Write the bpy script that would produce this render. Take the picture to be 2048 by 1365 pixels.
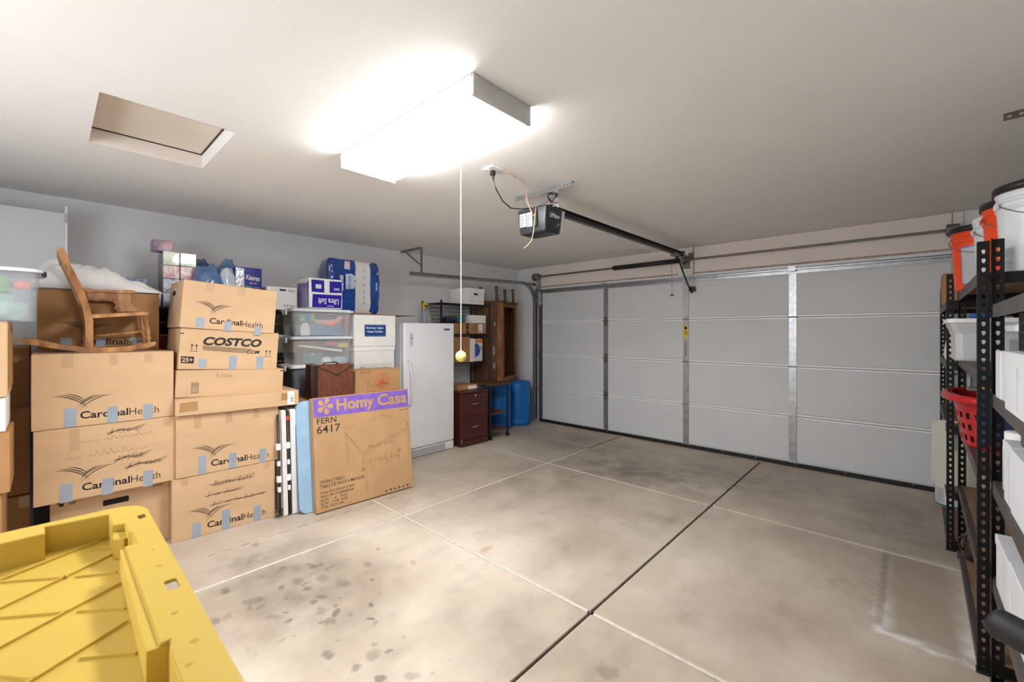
import bpy, bmesh, math, random
from mathutils import Vector, Matrix, noise
random.seed(7)
PI = math.pi
C = bpy.context.scene.collection
for o in list(bpy.data.objects): bpy.data.objects.remove(o)

# ------------------------------------------------------------------ camera, world, exposure
cam_d = bpy.data.cameras.new('camera'); cam = bpy.data.objects.new('camera', cam_d); C.objects.link(cam)
bpy.context.scene.camera = cam
cam.location = (0, 0, 1.4456); cam.rotation_euler = (PI/2, 0, 0.7446)
cam_d.sensor_width = 36; cam_d.lens = 855.43/2048*36
cam_d.shift_y = -17.37/2048
cam_d.clip_start = 0.02
cam_d.dof.use_dof = True; cam_d.dof.focus_distance = 3.6; cam_d.dof.aperture_fstop = 5.0
w = bpy.data.worlds.new('world'); bpy.context.scene.world = w; w.use_nodes = True
w.node_tree.nodes['Background'].inputs[0].default_value = (0.93, 0.96, 1, 1)
w.node_tree.nodes['Background'].inputs[1].default_value = 2.7
vs = bpy.context.scene.view_settings
bpy.context.scene.display_settings.display_device = 'sRGB'
vs.view_transform = 'Standard'; vs.look = 'None'; vs.gamma = 1; vs.use_curve_mapping = False
vs.exposure = 1.6
LAMP = 17.5

# ------------------------------------------------------------------ materials
def lin(c):
    return tuple((x/12.92 if x <= .04045 else ((x+.055)/1.055)**2.4) for x in [v/255 for v in c])
MATS = {}
def M(name, rgb, rough=.6, metal=0, var=.06, scale=8, bump=0, bscale=200, coat=0, spec=.5, rgb2=None, stretch=(1,1,1), det=4, sheen=0):
    """procedural principled material: colour varied by noise, fine bump"""
    if name in MATS: return MATS[name]
    m = bpy.data.materials.new(name); m.use_nodes = True; nt = m.node_tree; N = nt.nodes; L = nt.links
    p = N['Principled BSDF']
    p.inputs['Roughness'].default_value = rough; p.inputs['Metallic'].default_value = metal
    p.inputs['Specular IOR Level'].default_value = spec
    p.inputs['Coat Weight'].default_value = coat
    tc = N.new('ShaderNodeTexCoord'); mp = N.new('ShaderNodeMapping'); mp.inputs['Scale'].default_value = stretch
    L.new(tc.outputs['Object'], mp.inputs['Vector'])
    n = N.new('ShaderNodeTexNoise'); n.inputs['Scale'].default_value = scale; n.inputs['Detail'].default_value = det
    L.new(mp.outputs[0], n.inputs['Vector'])
    cr = N.new('ShaderNodeValToRGB'); a = lin(rgb)
    b = lin(rgb2) if rgb2 else None
    lo = [x*(1-var) for x in a]; hi = [min(1, x*(1+var)) for x in a]
    if b: lo, hi = b, a
    cr.color_ramp.elements[0].position = .35; cr.color_ramp.elements[0].color = (*lo, 1)
    cr.color_ramp.elements[1].position = .65; cr.color_ramp.elements[1].color = (*hi, 1)
    L.new(n.outputs['Fac'], cr.inputs[0]); L.new(cr.outputs[0], p.inputs['Base Color'])
    if bump:
        n2 = N.new('ShaderNodeTexNoise'); n2.inputs['Scale'].default_value = bscale; n2.inputs['Detail'].default_value = 3
        L.new(mp.outputs[0], n2.inputs['Vector'])
        bp = N.new('ShaderNodeBump'); bp.inputs['Strength'].default_value = bump; bp.inputs['Distance'].default_value = .004
        L.new(n2.outputs['Fac'], bp.inputs['Height']); L.new(bp.outputs[0], p.inputs['Normal'])
    MATS[name] = m; return m
def clear(name, rgb, body=.35, rough=.2):
    """thin translucent plastic film: see-through share + milky share"""
    if name in MATS: return MATS[name]
    m = bpy.data.materials.new(name); m.use_nodes = True; nt = m.node_tree; N = nt.nodes; L = nt.links
    p = N['Principled BSDF']; p.inputs['Base Color'].default_value = (*lin(rgb), 1); p.inputs['Roughness'].default_value = rough
    t = N.new('ShaderNodeBsdfTransparent'); mx = N.new('ShaderNodeMixShader')
    ns = N.new('ShaderNodeTexNoise'); ns.inputs['Scale'].default_value = 6
    tc = N.new('ShaderNodeTexCoord'); L.new(tc.outputs['Object'], ns.inputs['Vector'])
    mr = N.new('ShaderNodeMapRange'); mr.inputs[3].default_value = body*.85; mr.inputs[4].default_value = min(1, body*1.15)
    L.new(ns.outputs['Fac'], mr.inputs[0]); L.new(mr.outputs[0], mx.inputs[0])
    L.new(t.outputs[0], mx.inputs[1]); L.new(p.outputs[0], mx.inputs[2]); L.new(mx.outputs[0], N['Material Output'].inputs[0])
    MATS[name] = m; return m
def emit(name, rgb, st):
    m = bpy.data.materials.new(name); m.use_nodes = True
    p = m.node_tree.nodes['Principled BSDF']; p.inputs['Base Color'].default_value = (.9, .9, .9, 1)
    p.inputs['Emission Color'].default_value = (*rgb, 1); p.inputs['Emission Strength'].default_value = st
    return m
def wood(name, c1, c2, scale=3, stretch=(1, 1, 8), rough=.5, ring=12):
    if name in MATS: return MATS[name]
    m = M(name, c1, rough, rgb2=c2, scale=scale, stretch=stretch, det=8, bump=.15, bscale=60)
    N = m.node_tree.nodes; L = m.node_tree.links
    wv = N.new('ShaderNodeTexWave'); wv.inputs['Scale'].default_value = ring; wv.inputs['Distortion'].default_value = 6; wv.inputs['Detail'].default_value = 3
    mp = [n for n in N if n.type == 'MAPPING'][0]; L.new(mp.outputs[0], wv.inputs['Vector'])
    mx = N.new('ShaderNodeMix'); mx.data_type = 'RGBA'; mx.blend_type = 'MULTIPLY'; mx.inputs[0].default_value = .45
    cr = [n for n in N if n.type == 'VALTORGB'][0]
    L.new(cr.outputs[0], mx.inputs[6]); L.new(wv.outputs['Color'], mx.inputs[7]); L.new(mx.outputs[2], N['Principled BSDF'].inputs['Base Color'])
    return m

# ------------------------------------------------------------------ mesh helpers
class B:
    """collects shapes in one bmesh"""
    def __init__(s): s.b = bmesh.new()
    def _xf(s, vs, m):
        if m is not None: bmesh.ops.transform(s.b, matrix=m, verts=vs)
        return s
    def box(s, c, d, bev=0, m=None, seg=1):
        r = bmesh.ops.create_cube(s.b, size=1); v = r['verts']
        bmesh.ops.scale(s.b, vec=Vector(d), verts=v); bmesh.ops.translate(s.b, vec=Vector(c), verts=v)
        if bev:
            ed = list({e for x in v for e in x.link_edges})
            rr = bmesh.ops.bevel(s.b, geom=ed, offset=bev, segments=seg, affect='EDGES', profile=.6)
            v = list({x for f in rr['faces'] for x in f.verts} | {x for x in v if x.is_valid})
        return s._xf(v, m)
    def b2(s, x0, x1, y0, y1, z0, z1, bev=0, m=None, seg=1):
        return s.box(((x0+x1)/2, (y0+y1)/2, (z0+z1)/2), (abs(x1-x0), abs(y1-y0), abs(z1-z0)), bev, m, seg)
    def cyl(s, p0, p1, r0, r1=None, n=12, caps=True, m=None):
        p0 = Vector(p0); p1 = Vector(p1); d = p1-p0; r1 = r0 if r1 is None else r1
        r = bmesh.ops.create_cone(s.b, cap_ends=caps, segments=n, radius1=r0, radius2=r1, depth=d.length)
        q = Vector((0, 0, 1)).rotation_difference(d.normalized()).to_matrix().to_4x4()
        bmesh.ops.transform(s.b, matrix=Matrix.Translation((p0+p1)/2) @ q, verts=r['verts'])
        return s._xf(r['verts'], m)
    def tube(s, pts, r, n=8, m=None):
        pts = [Vector(p) for p in pts]; rings = []; up = Vector((0, 0, 1)); vs = []
        for i, p in enumerate(pts):
            t = (pts[min(i+1, len(pts)-1)]-pts[max(i-1, 0)]).normalized()
            a = t.cross(up)
            if a.length < .05: a = t.cross(Vector((0, 1, 0)))
            a.normalize(); bb = t.cross(a).normalized()
            rr = r[i] if isinstance(r, (list, tuple)) else r
            ring = [s.b.verts.new(p+(a*math.cos(2*PI*k/n)+bb*math.sin(2*PI*k/n))*rr) for k in range(n)]
            if rings and True:
                pr = rings[-1]; off = min(range(n), key=lambda o: (ring[o].co-pr[0].co).length)
                ring = ring[off:]+ring[:off]
                for k in range(n): s.b.faces.new((pr[k], pr[(k+1) % n], ring[(k+1) % n], ring[k]))
            rings.append(ring); vs += ring
        s.b.faces.new(rings[0][::-1]); s.b.faces.new(rings[-1])
        return s._xf(vs, m)
    def lathe(s, prof, c=(0, 0, 0), n=24, m=None, caps=True):
        rings = []; vs = []
        for r, z in prof:
            ring = [s.b.verts.new((c[0]+r*math.cos(2*PI*k/n), c[1]+r*math.sin(2*PI*k/n), c[2]+z)) for k in range(n)]
            if rings:
                pr = rings[-1]
                for k in range(n): s.b.faces.new((pr[k], pr[(k+1) % n], ring[(k+1) % n], ring[k]))
            rings.append(ring); vs += ring
        if caps:
            s.b.faces.new(rings[0][::-1]); s.b.faces.new(rings[-1])
        return s._xf(vs, m)
    def prism(s, outer, z0, z1, holes=(), m=None):
        """polygon in xy with holes, extruded z0..z1"""
        loops = [outer]+list(holes); vs = []; ed = []; bot = []
        for lp in loops:
            v = [s.b.verts.new((x, y, z0)) for x, y in lp]; bot.append(v); vs += v
            for i in range(len(v)): ed.append(s.b.edges.new((v[i], v[(i+1) % len(v)])))
        if holes:
            r = bmesh.ops.triangle_fill(s.b, use_beauty=True, use_dissolve=False, edges=ed)
            fs = [f for f in r['geom'] if isinstance(f, bmesh.types.BMFace)]
        else: fs = [s.b.faces.new(bot[0])]
        mp = {}
        for v in vs: mp[v] = s.b.verts.new((v.co.x, v.co.y, z1))
        for f in fs:
            try: s.b.faces.new([mp[v] for v in f.verts][::-1])
            except ValueError: pass
        for v in bot:
            for i in range(len(v)):
                a, b_ = v[i], v[(i+1) % len(v)]
                s.b.faces.new((a, b_, mp[b_], mp[a]))
        return s._xf(vs+list(mp.values()), m)
    def poly(s, pts, m=None):
        v = [s.b.verts.new(Vector((p[0], p[1], p[2] if len(p) > 2 else 0))) for p in pts]; s.b.faces.new(v)
        return s._xf(v, m)
    def stroke(s, pts, w0, m=None, w1=None, z=.0008):
        """flat ribbon along 2D points in the frame m (x right, y up, z out)"""
        n = len(pts)
        if n < 2: return s
        L_, R_ = [], []
        for i, p in enumerate(pts):
            a = Vector(pts[max(i-1, 0)]); b_ = Vector(pts[min(i+1, n-1)]); t = (b_-a)
            if t.length < 1e-9: t = Vector((1, 0))
            t.normalize(); nn = Vector((-t.y, t.x))
            f = i/(n-1); wd = w0 if w1 is None else w0+(w1-w0)*math.sin(PI*f)
            q = Vector(p); L_.append(s.b.verts.new((*(q+nn*wd/2), z))); R_.append(s.b.verts.new((*(q-nn*wd/2), z)))
        for i in range(n-1): s.b.faces.new((L_[i], R_[i], R_[i+1], L_[i+1]))
        return s._xf(L_+R_, m)
    def text(s, txt, x, y, wd, ht, m=None, bold=0, rot=0, shear=0, z=.0008, dslope=0):
        """lettering fitted into a box wd x ht whose lower left corner is (x, y)"""
        cu = bpy.data.curves.new('lettering', 'FONT'); cu.body = txt; cu.offset = bold; cu.shear = shear; cu.resolution_u = 3
        cu.align_x = 'LEFT'
        ob = bpy.data.objects.new('lettering', cu); me = bpy.data.meshes.new_from_object(ob)
        old = set(s.b.verts); s.b.from_mesh(me); v = [q for q in s.b.verts if q not in old]
        bpy.data.objects.remove(ob); bpy.data.meshes.remove(me); bpy.data.curves.remove(cu)
        if not v: return s
        x0 = min(q.co.x for q in v); x1 = max(q.co.x for q in v); y0 = min(q.co.y for q in v); y1 = max(q.co.y for q in v)
        for q in v:
            q.co.x = (q.co.x-x0)*wd/(x1-x0); q.co.y = (q.co.y-y0)*ht/(y1-y0)+dslope*q.co.x; q.co.z = z
        mm = Matrix.Translation((x, y, 0)) @ Matrix.Rotation(rot, 4, 'Z')
        return s._xf(v, (m if m is not None else FX) @ mm)
    def grid(s, f, nu, nv, closed_u=False, m=None):
        V = [[s.b.verts.new(f(i/(nu-(0 if closed_u else 1)), j/(nv-1))) for j in range(nv)] for i in range(nu)]
        for i in range(nu if closed_u else nu-1):
            for j in range(nv-1):
                a = V[i][j]; b_ = V[(i+1) % nu][j]; c = V[(i+1) % nu][j+1]; d = V[i][j+1]
                try: s.b.faces.new((a, b_, c, d))
                except ValueError: pass
        return s._xf([v for r in V for v in r], m)
    def lump(s, c, size, seed=0, amp=.25, freq=2.2, flat=True, sub=4, m=None):
        r = bmesh.ops.create_icosphere(s.b, subdivisions=sub, radius=1); vs = r['verts']
        for v in vs:
            d = v.co.normalized()
            n_ = noise.fractal(d*freq+Vector((seed*7.3, seed, 3)), 1, 2.1, 4)
            cr = 1-abs(noise.noise(d*freq*2.3+Vector((seed*3.1, 5, seed))))*2
            q = d*(1+amp*n_+amp*.35*cr)
            # squarish
            q.x = math.copysign(abs(q.x)**.75, q.x); q.y = math.copysign(abs(q.y)**.75, q.y)
            z = q.z
            if flat and z < -.55: z = -.55
            v.co = Vector((c[0]+q.x*size[0]/2, c[1]+q.y*size[1]/2, c[2]+(z+(.55 if flat else 1))*size[2]/(1.55 if flat else 2)))
        return s._xf(vs, m)
    def smooth(s):
        for f in s.b.faces: f.smooth = True
        return s
    def put(s, name, mat, parent=None, **kw):
        bmesh.ops.recalc_face_normals(s.b, faces=[f for f in s.b.faces]) if kw.pop('fix', True) else None
        me = bpy.data.meshes.new(name); s.b.to_mesh(me); s.b.free()
        mats = mat if isinstance(mat, (list, tuple)) else [mat]
        for q in mats: me.materials.append(q)
        o = bpy.data.objects.new(name, me); C.objects.link(o)
        if parent is not None: o.parent = parent
        for k, v in kw.items(): o[k] = v
        return o
def F(o, ex=(0, 1, 0), ey=(0, 0, 1)):
    """face frame: origin o, ex right, ey up, z = outward"""
    ex = Vector(ex).normalized(); ey = Vector(ey).normalized(); n = ex.cross(ey); m = Matrix.Identity(4)
    for i in range(3): m[i][0] = ex[i]; m[i][1] = ey[i]; m[i][2] = n[i]; m[i][3] = o[i]
    return m
FX = F((0, 0, 0))
def thing(name, label, cat, loc=(0, 0, 0), rz=0, group=None, rx=0, ry=0):
    o = bpy.data.objects.new(name, None); C.objects.link(o); o.empty_display_size = .05
    o.location = loc; o.rotation_euler = (rx, ry, rz); o['label'] = label; o['category'] = cat
    if group: o['group'] = group
    return o
def tag(o, label, cat, group=None):
    o['label'] = label; o['category'] = cat
    if group: o['group'] = group
    return o
def st(o, **kw):
    o['kind'] = 'structure'
    for k, v in kw.items(): o[k] = v
    return o
def copy_thing(o, label, loc=None, rz=None, group=None):
    r = o.copy(); C.objects.link(r); r['label'] = label
    if loc is not None: r.location = loc
    if rz is not None: r.rotation_euler.z = rz
    if group: r['group'] = group
    for ch in list(o.children):
        c = ch.copy(); C.objects.link(c); c.parent = r
        for g in list(ch.children):
            d = g.copy(); C.objects.link(d); d.parent = c
    return r
def dup(o, parent, loc=(0, 0, 0), rot=None):
    c = o.copy(); C.objects.link(c); c.parent = parent; c.location = loc
    if rot is not None: c.rotation_euler = rot
    return c
def arc(p0, p1, p2, n=10):
    return [tuple((1-t)**2*a+2*t*(1-t)*b_+t*t*c for a, b_, c in zip(p0, p1, p2)) for t in [i/n for i in range(n+1)]]
def rrect(x0, x1, y0, y1, r, n=4):
    pts = []
    for cx, cy, a in ((x1-r, y1-r, 0), (x0+r, y1-r, 90), (x0+r, y0+r, 180), (x1-r, y0+r, 270)):
        for i in range(n+1):
            t = math.radians(a+90*i/n); pts.append((cx+r*math.cos(t), cy+r*math.sin(t)))
    return pts
def scrib(words, x, y, wd, ht, seed=1, m=FX, b=None, w=.0022, slope=0):
    """illegible pen handwriting: zigzag letters in word groups"""
    rnd = random.Random(seed); cx = x; n = sum(words)+len(words)*.7; lw = wd/n
    for k in words:
        pts = []
        for i in range(k):
            hh = ht*rnd.choice((.45, .5, .6, 1.0))
            pts += [(cx, y+rnd.uniform(0, .1)*ht+slope*(cx-x)), (cx+lw*.35, y+hh+slope*(cx-x)), (cx+lw*.6, y+hh*.35+slope*(cx-x)), (cx+lw*.85, y+rnd.uniform(0, .2)*ht+slope*(cx-x))]
            cx += lw
        b.stroke(pts, w, m=m, z=.0009); cx += lw*.7
    return b

# ------------------------------------------------------------------ common materials
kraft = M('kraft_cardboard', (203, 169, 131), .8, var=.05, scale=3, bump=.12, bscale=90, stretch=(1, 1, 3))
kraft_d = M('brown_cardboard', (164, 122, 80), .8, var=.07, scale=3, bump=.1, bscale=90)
ink = M('black_ink', (38, 34, 32), .7, var=.1)
pen = M('pen_ink', (92, 74, 58), .7, var=.2)
btape = M('blue_grey_masking_tape', (150, 160, 172), .7, var=.04)
ptape = M('brown_packing_tape', (172, 132, 88), .25, var=.05, coat=.4)
white_p = M('white_paint', (226, 226, 228), .5, var=.02)
white_pl = M('white_plastic', (238, 240, 242), .35, var=.02)
white_cb = M('white_cardboard', (240, 239, 236), .75, var=.03)
black_p = M('black_plastic', (26, 27, 30), .4, var=.15)
black_m = M('black_metal', (22, 22, 24), .45, var=.2, spec=.6)
galv = M('galvanised_steel', (168, 170, 172), .36, metal=.9, var=.14, scale=25, bump=.05, bscale=60)
galv_d = M('dull_steel', (126, 124, 120), .5, metal=.7, var=.15, scale=20)
chrome = M('chrome', (215, 215, 215), .18, metal=1, var=.03)
blue_pl = M('blue_plastic', (0, 104, 184), .38, var=.06, scale=5)
wall_m = M('wall_paint', (230, 230, 232), .85, var=.015, scale=2, bump=.12, bscale=160)
ceil_m = M('ceiling_paint', (240, 239, 237), .9, var=.012, scale=2, bump=.2, bscale=110)
trim_m = M('header_board', (232, 222, 215), .75, var=.03, scale=2.5, bump=.08, bscale=80)
door_m = M('door_panel_vinyl', (212, 214, 217), .6, var=.015, scale=4, bump=.18, bscale=240)
rail_m = M('door_rail_paint', (246, 247, 250), .4, var=.02)
silver = M('silver_wrap', (176, 180, 190), .25, metal=.5, var=.35, scale=30, bump=.5, bscale=40)

# ------------------------------------------------------------------ floor material
def floor_mat():
    m = bpy.data.materials.new('concrete'); m.use_nodes = True; nt = m.node_tree; N = nt.nodes; L = nt.links
    p = N['Principled BSDF']; tc = N.new('ShaderNodeTexCoord')
    def noi(sc, det=5, ro=.55, st_=(1, 1, 1), off=0):
        mp = N.new('ShaderNodeMapping'); mp.inputs['Scale'].default_value = st_; mp.inputs['Location'].default_value = (off, off, 0)
        L.new(tc.outputs['Object'], mp.inputs[0])
        n = N.new('ShaderNodeTexNoise'); n.inputs['Scale'].default_value = sc; n.inputs['Detail'].default_value = det; n.inputs['Roughness'].default_value = ro
        L.new(mp.outputs[0], n.inputs['Vector']); return n
    def ramp(s, lo, hi, a=0, b_=1):
        r = N.new('ShaderNodeMapRange'); r.inputs[1].default_value = lo; r.inputs[2].default_value = hi; r.inputs[3].default_value = a; r.inputs[4].default_value = b_
        L.new(s, r.inputs[0]); return r.outputs[0]
    def math_(op, a, b_):
        q = N.new('ShaderNodeMath'); q.operation = op; q.use_clamp = False
        for i, s in enumerate((a, b_)):
            if isinstance(s, (int, float)): q.inputs[i].default_value = s
            else: L.new(s, q.inputs[i])
        return q.outputs[0]
    # distorted position
    dn = noi(9, 3); sub = N.new('ShaderNodeVectorMath'); sub.operation = 'SUBTRACT'; sub.inputs[1].default_value = (.5, .5, .5); L.new(dn.outputs['Color'], sub.inputs[0])
    sc_ = N.new('ShaderNodeVectorMath'); sc_.operation = 'SCALE'; sc_.inputs['Scale'].default_value = .11; L.new(sub.outputs[0], sc_.inputs[0])
    ad = N.new('ShaderNodeVectorMath'); ad.operation = 'ADD'; L.new(tc.outputs['Object'], ad.inputs[0]); L.new(sc_.outputs[0], ad.inputs[1])
    def blob(x, y, rx, ry, soft=.6):
        mp = N.new('ShaderNodeMapping'); mp.vector_type = 'POINT'; mp.inputs['Scale'].default_value = (1/rx, 1/ry, 0); mp.inputs['Location'].default_value = (-x/rx, -y/ry, 0)
        L.new(ad.outputs[0], mp.inputs[0]); q = N.new('ShaderNodeVectorMath'); q.operation = 'LENGTH'; L.new(mp.outputs[0], q.inputs[0])
        return ramp(q.outputs['Value'], 1-soft/2, 1+soft/2, 1, 0)
    def mixc(fac, a, rgb, mode='MIX'):
        x = N.new('ShaderNodeMix'); x.data_type = 'RGBA'; x.blend_type = mode
        if isinstance(fac, float): x.inputs[0].default_value = fac
        else: L.new(fac, x.inputs[0])
        L.new(a, x.inputs[6])
        if isinstance(rgb, tuple): x.inputs[7].default_value = (*lin(rgb), 1)
        else: L.new(rgb, x.inputs[7])
        return x.outputs[2]
    big = noi(1.1, 6, .6, (1, .8, 1)); cr = N.new('ShaderNodeValToRGB')
    for i, (po, c) in enumerate(((.3, (164, 149, 132)), (.5, (194, 181, 165)), (.66, (213, 202, 187)))):
        e = cr.color_ramp.elements[i] if i < 2 else cr.color_ramp.elements.new(po)
        e.position = po; e.color = (*lin(c), 1)
    L.new(big.outputs['Fac'], cr.inputs[0]); col = cr.outputs[0]
    mid = noi(5, 8, .65, (1, .6, 1), 4); col = mixc(ramp(mid.outputs['Fac'], .5, .72, 0, .32), col, (134, 122, 110))
    lt = noi(2.3, 7, .6, (1, 1, 1), 9); col = mixc(ramp(lt.outputs['Fac'], .52, .7, 0, .45), col, (216, 206, 192))
    # darker tyre-worn zones
    dark = None
    for x, y, rx, ry, k in ((-2.55, 1.0, .55, .32, .55), (-3.0, .8, .3, .2, .3), (.0, 4.0, .35, .6, .3), (-2.0, 4.0, .5, .3, .35), (-2.55, 3.4, .55, .9, .4), (-1.6, 4.5, .6, .5, .45), (-3.0, 4.4, .7, .45, .35), (-.4, 4.6, .9, .6, .3), (-1.45, 1.5, .3, .2, .3), (-1.35, 3.2, .25, .5, .3), (-.9, 2.2, .35, .3, .2), (-3.5, 4.9, .9, .4, .35)):
        b_ = math_('MULTIPLY', blob(x, y, rx, ry, 1.4), k); dark = b_ if dark is None else math_('ADD', dark, b_)
    dark = math_('MULTIPLY', dark, ramp(noi(3.5, 6, .6, (1, 1, 1), 2).outputs['Fac'], .35, .62, .35, 1.25))
    col = mixc(dark, col, (112, 102, 92))
    # oil drops
    spots = None
    for x, y, r in ((-2.69, 1.11, .035), (-2.69, 1.16, .03), (-2.6, 1.0, .04), (-2.48, .99, .035), (-2.35, 1.02, .035), (-2.53, 1.1, .05), (-2.38, 1.15, .05), (-2.33, .95, .025), (-2.24, .96, .035), (-2.16, 1.0, .025), (-2.13, .96, .03), (-2.26, .82, .022), (-2.36, .78, .03), (-2.5, .77, .022), (-2.58, .75, .045), (-2.79, .68, .035), (-2.54, .56, .035), (-3.27, .96, .035), (-3.03, .86, .02), (-2.46, 1.36, .03), (-2.59, 1.49, .025), (-1.76, .99, .03), (-1.62, .94, .03), (-1.74, .9, .03), (-1.53, 1.03, .035), (-2.1, 1.16, .02), (-2.28, 1.28, .018), (-1.98, 1.1, .02), (-.93, 1.6, .05), (-1.9, .85, .03)):
        b_ = math_('MULTIPLY', blob(x, y, r*.85, r*.75, .7), .45+.55*((x*37.7+y*91.3) % 1.0)); spots = b_ if spots is None else math_('MAXIMUM', spots, b_)
    vo = N.new('ShaderNodeTexVoronoi'); vo.inputs['Scale'].default_value = 15; L.new(ad.outputs[0], vo.inputs['Vector'])
    sepc = N.new('ShaderNodeSeparateColor'); L.new(vo.outputs['Color'], sepc.inputs[0])
    vr = ramp(sepc.outputs[0], .35, 1, 0, .36)
    vs_ = ramp(math_('SUBTRACT', vo.outputs['Distance'], vr), -.08, .02, 1, 0)
    vs_ = math_('MULTIPLY', vs_, math_('ADD', blob(-2.45, .95, .45, .3, 1), math_('MULTIPLY', blob(-1.6, .95, .3, .25, 1), .8)))
    spots = math_('MAXIMUM', spots, math_('MULTIPLY', vs_, .8))
    col = mixc(math_('MULTIPLY', math_('MULTIPLY', spots, ramp(mid.outputs['Fac'], .35, .6, .6, 1)), .78), col, (84, 76, 66))
    rust = blob(-2.28, 1.55, .022, .022); 
    for x, y in ((-2.45, 3.55), (-2.42, 3.42), (-2.05, 1.98)): rust = math_('MAXIMUM', rust, blob(x, y, .03, .05))
    col = mixc(math_('MULTIPLY', rust, .4), col, (160, 112, 70))
    # damp rectangular mark with salt rim on the right
    def rect(x0, x1, y0, y1, soft):
        sp = N.new('ShaderNodeSeparateXYZ'); L.new(ad.outputs[0], sp.inputs[0])
        dx = math_('SUBTRACT', math_('ABSOLUTE', math_('SUBTRACT', sp.outputs[0], (x0+x1)/2), 0), (x1-x0)/2)
        dy = math_('SUBTRACT', math_('ABSOLUTE', math_('SUBTRACT', sp.outputs[1], (y0+y1)/2), 0), (y1-y0)/2)
        return math_('MAXIMUM', dx, dy)
    d = rect(-.1, .23, 2.72, 3.78, 0)
    ins = ramp(d, -.02, .01, 1, 0); rim = math_('MULTIPLY', ramp(d, -.07, -.01, 0, 1), ramp(d, 0, .03, 1, 0))
    col = mixc(math_('MULTIPLY', ins, .42), col, (140, 124, 106))
    rn = ramp(noi(5, 4, .6, (1, 1, 1), 7).outputs['Fac'], .34, .5, .15, 1)
    low = N.new('ShaderNodeSeparateXYZ'); L.new(tc.outputs['Object'], low.inputs[0]); lowm = ramp(low.outputs[1], 2.7, 3.2, 1, .25)
    salt = math_('MULTIPLY', math_('MULTIPLY', rim, rn), math_('MULTIPLY', lowm, .85)); col = mixc(salt, col, (244, 243, 240))
    edge = math_('MULTIPLY', math_('MULTIPLY', ramp(low.outputs[0], -.125, -.105, 0, 1), ramp(low.outputs[0], -.09, -.075, 1, 0)), math_('MULTIPLY', ramp(low.outputs[1], 2.75, 2.8, 0, 1), ramp(low.outputs[1], 3.7, 3.75, 1, 0)))
    col = mixc(math_('MULTIPLY', edge, .45), col, (100, 86, 72))
    q = N.new('ShaderNodeMapping'); q.inputs['Scale'].default_value = (1/.12, 1/.1, 0); q.inputs['Location'].default_value = (.2/.12, -3.09/.1, 0); L.new(ad.outputs[0], q.inputs[0])
    ln = N.new('ShaderNodeVectorMath'); ln.operation = 'LENGTH'; L.new(q.outputs[0], ln.inputs[0])
    ring = math_('MULTIPLY', ramp(ln.outputs['Value'], .8, .95, 0, 1), ramp(ln.outputs['Value'], .98, 1.1, 1, 0)); col = mixc(math_('MULTIPLY', ring, .35), col, (150, 128, 104))
    fine = noi(120, 3); col = mixc(ramp(fine.outputs['Fac'], .3, .7, 0, .12), col, (120, 110, 100))
    L.new(col, p.inputs['Base Color']); p.inputs['Roughness'].default_value = .55
    L.new(ramp(big.outputs['Fac'], .3, .7, .42, .68), p.inputs['Roughness'])
    bp = N.new('ShaderNodeBump'); bp.inputs['Strength'].default_value = .25; bp.inputs['Distance'].default_value = .003
    L.new(mid.outputs['Fac'], bp.inputs['Height']); L.new(bp.outputs[0], p.inputs['Normal'])
    return m
conc = floor_mat()
joint_l = M('joint_filler', (208, 199, 186), .8, var=.1, scale=30, bump=.3, bscale=60)
joint_d = M('open_joint_dirt', (52, 42, 34), .9, var=.3, scale=40, bump=.5, bscale=60)

# ------------------------------------------------------------------ the room
XL, XR, YD, YF, H = -4.913, .76, 5.477, -1.35, 2.515
floor = st(B().b2(XL-.1, XR+.1, YF-.1, 5.62, -.06, -.020).put('floor', joint_d))
xj = [XL, -4.634, -2.9163, -1.1983, .52, XR]; yj = [YF, .055, 1.8989, 3.7428, 5.62]
rnd = random.Random(3)
def hw(x): return .0075 if abs(x+1.1983) < .01 else .0165
for i in range(5):
    for j in range(4):
        x0 = xj[i]+(hw(xj[i]) if i else 0); x1 = xj[i+1]-(hw(xj[i+1]) if i < 4 else 0)
        y0 = yj[j]+(.0135 if j else 0); y1 = yj[j+1]-(.0135 if j < 3 else 0)
        B().b2(x0, x1, y0, y1, -.0200, 0, bev=.003).put('slab', conc, floor)
for x in xj[1:5]:
    if abs(x+1.1983) < .01: continue
    ye = 4.55 if abs(x+2.9163) < .01 else 5.6
    B().b2(x-.0115, x+.0115, YF, ye, -.0199, -.0025).put('joint_strip', joint_l, floor)
for y in yj[1:4]:
    for i in range(5):
        B().b2(xj[i]+.017, xj[i+1]-.017, y-.0105, y+.0105, -.0199, -.0022).put('joint_strip', joint_l, floor)
bb = B(); y = .7
while y < 2.2:
    l = rnd.uniform(.02, .09); bb.b2(-3.312, -3.309, y, y+l, -.001, .0006); y += l+rnd.uniform(.02, .07)
bb.put('hairline_crack', joint_d, floor, kind='stuff')

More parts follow.
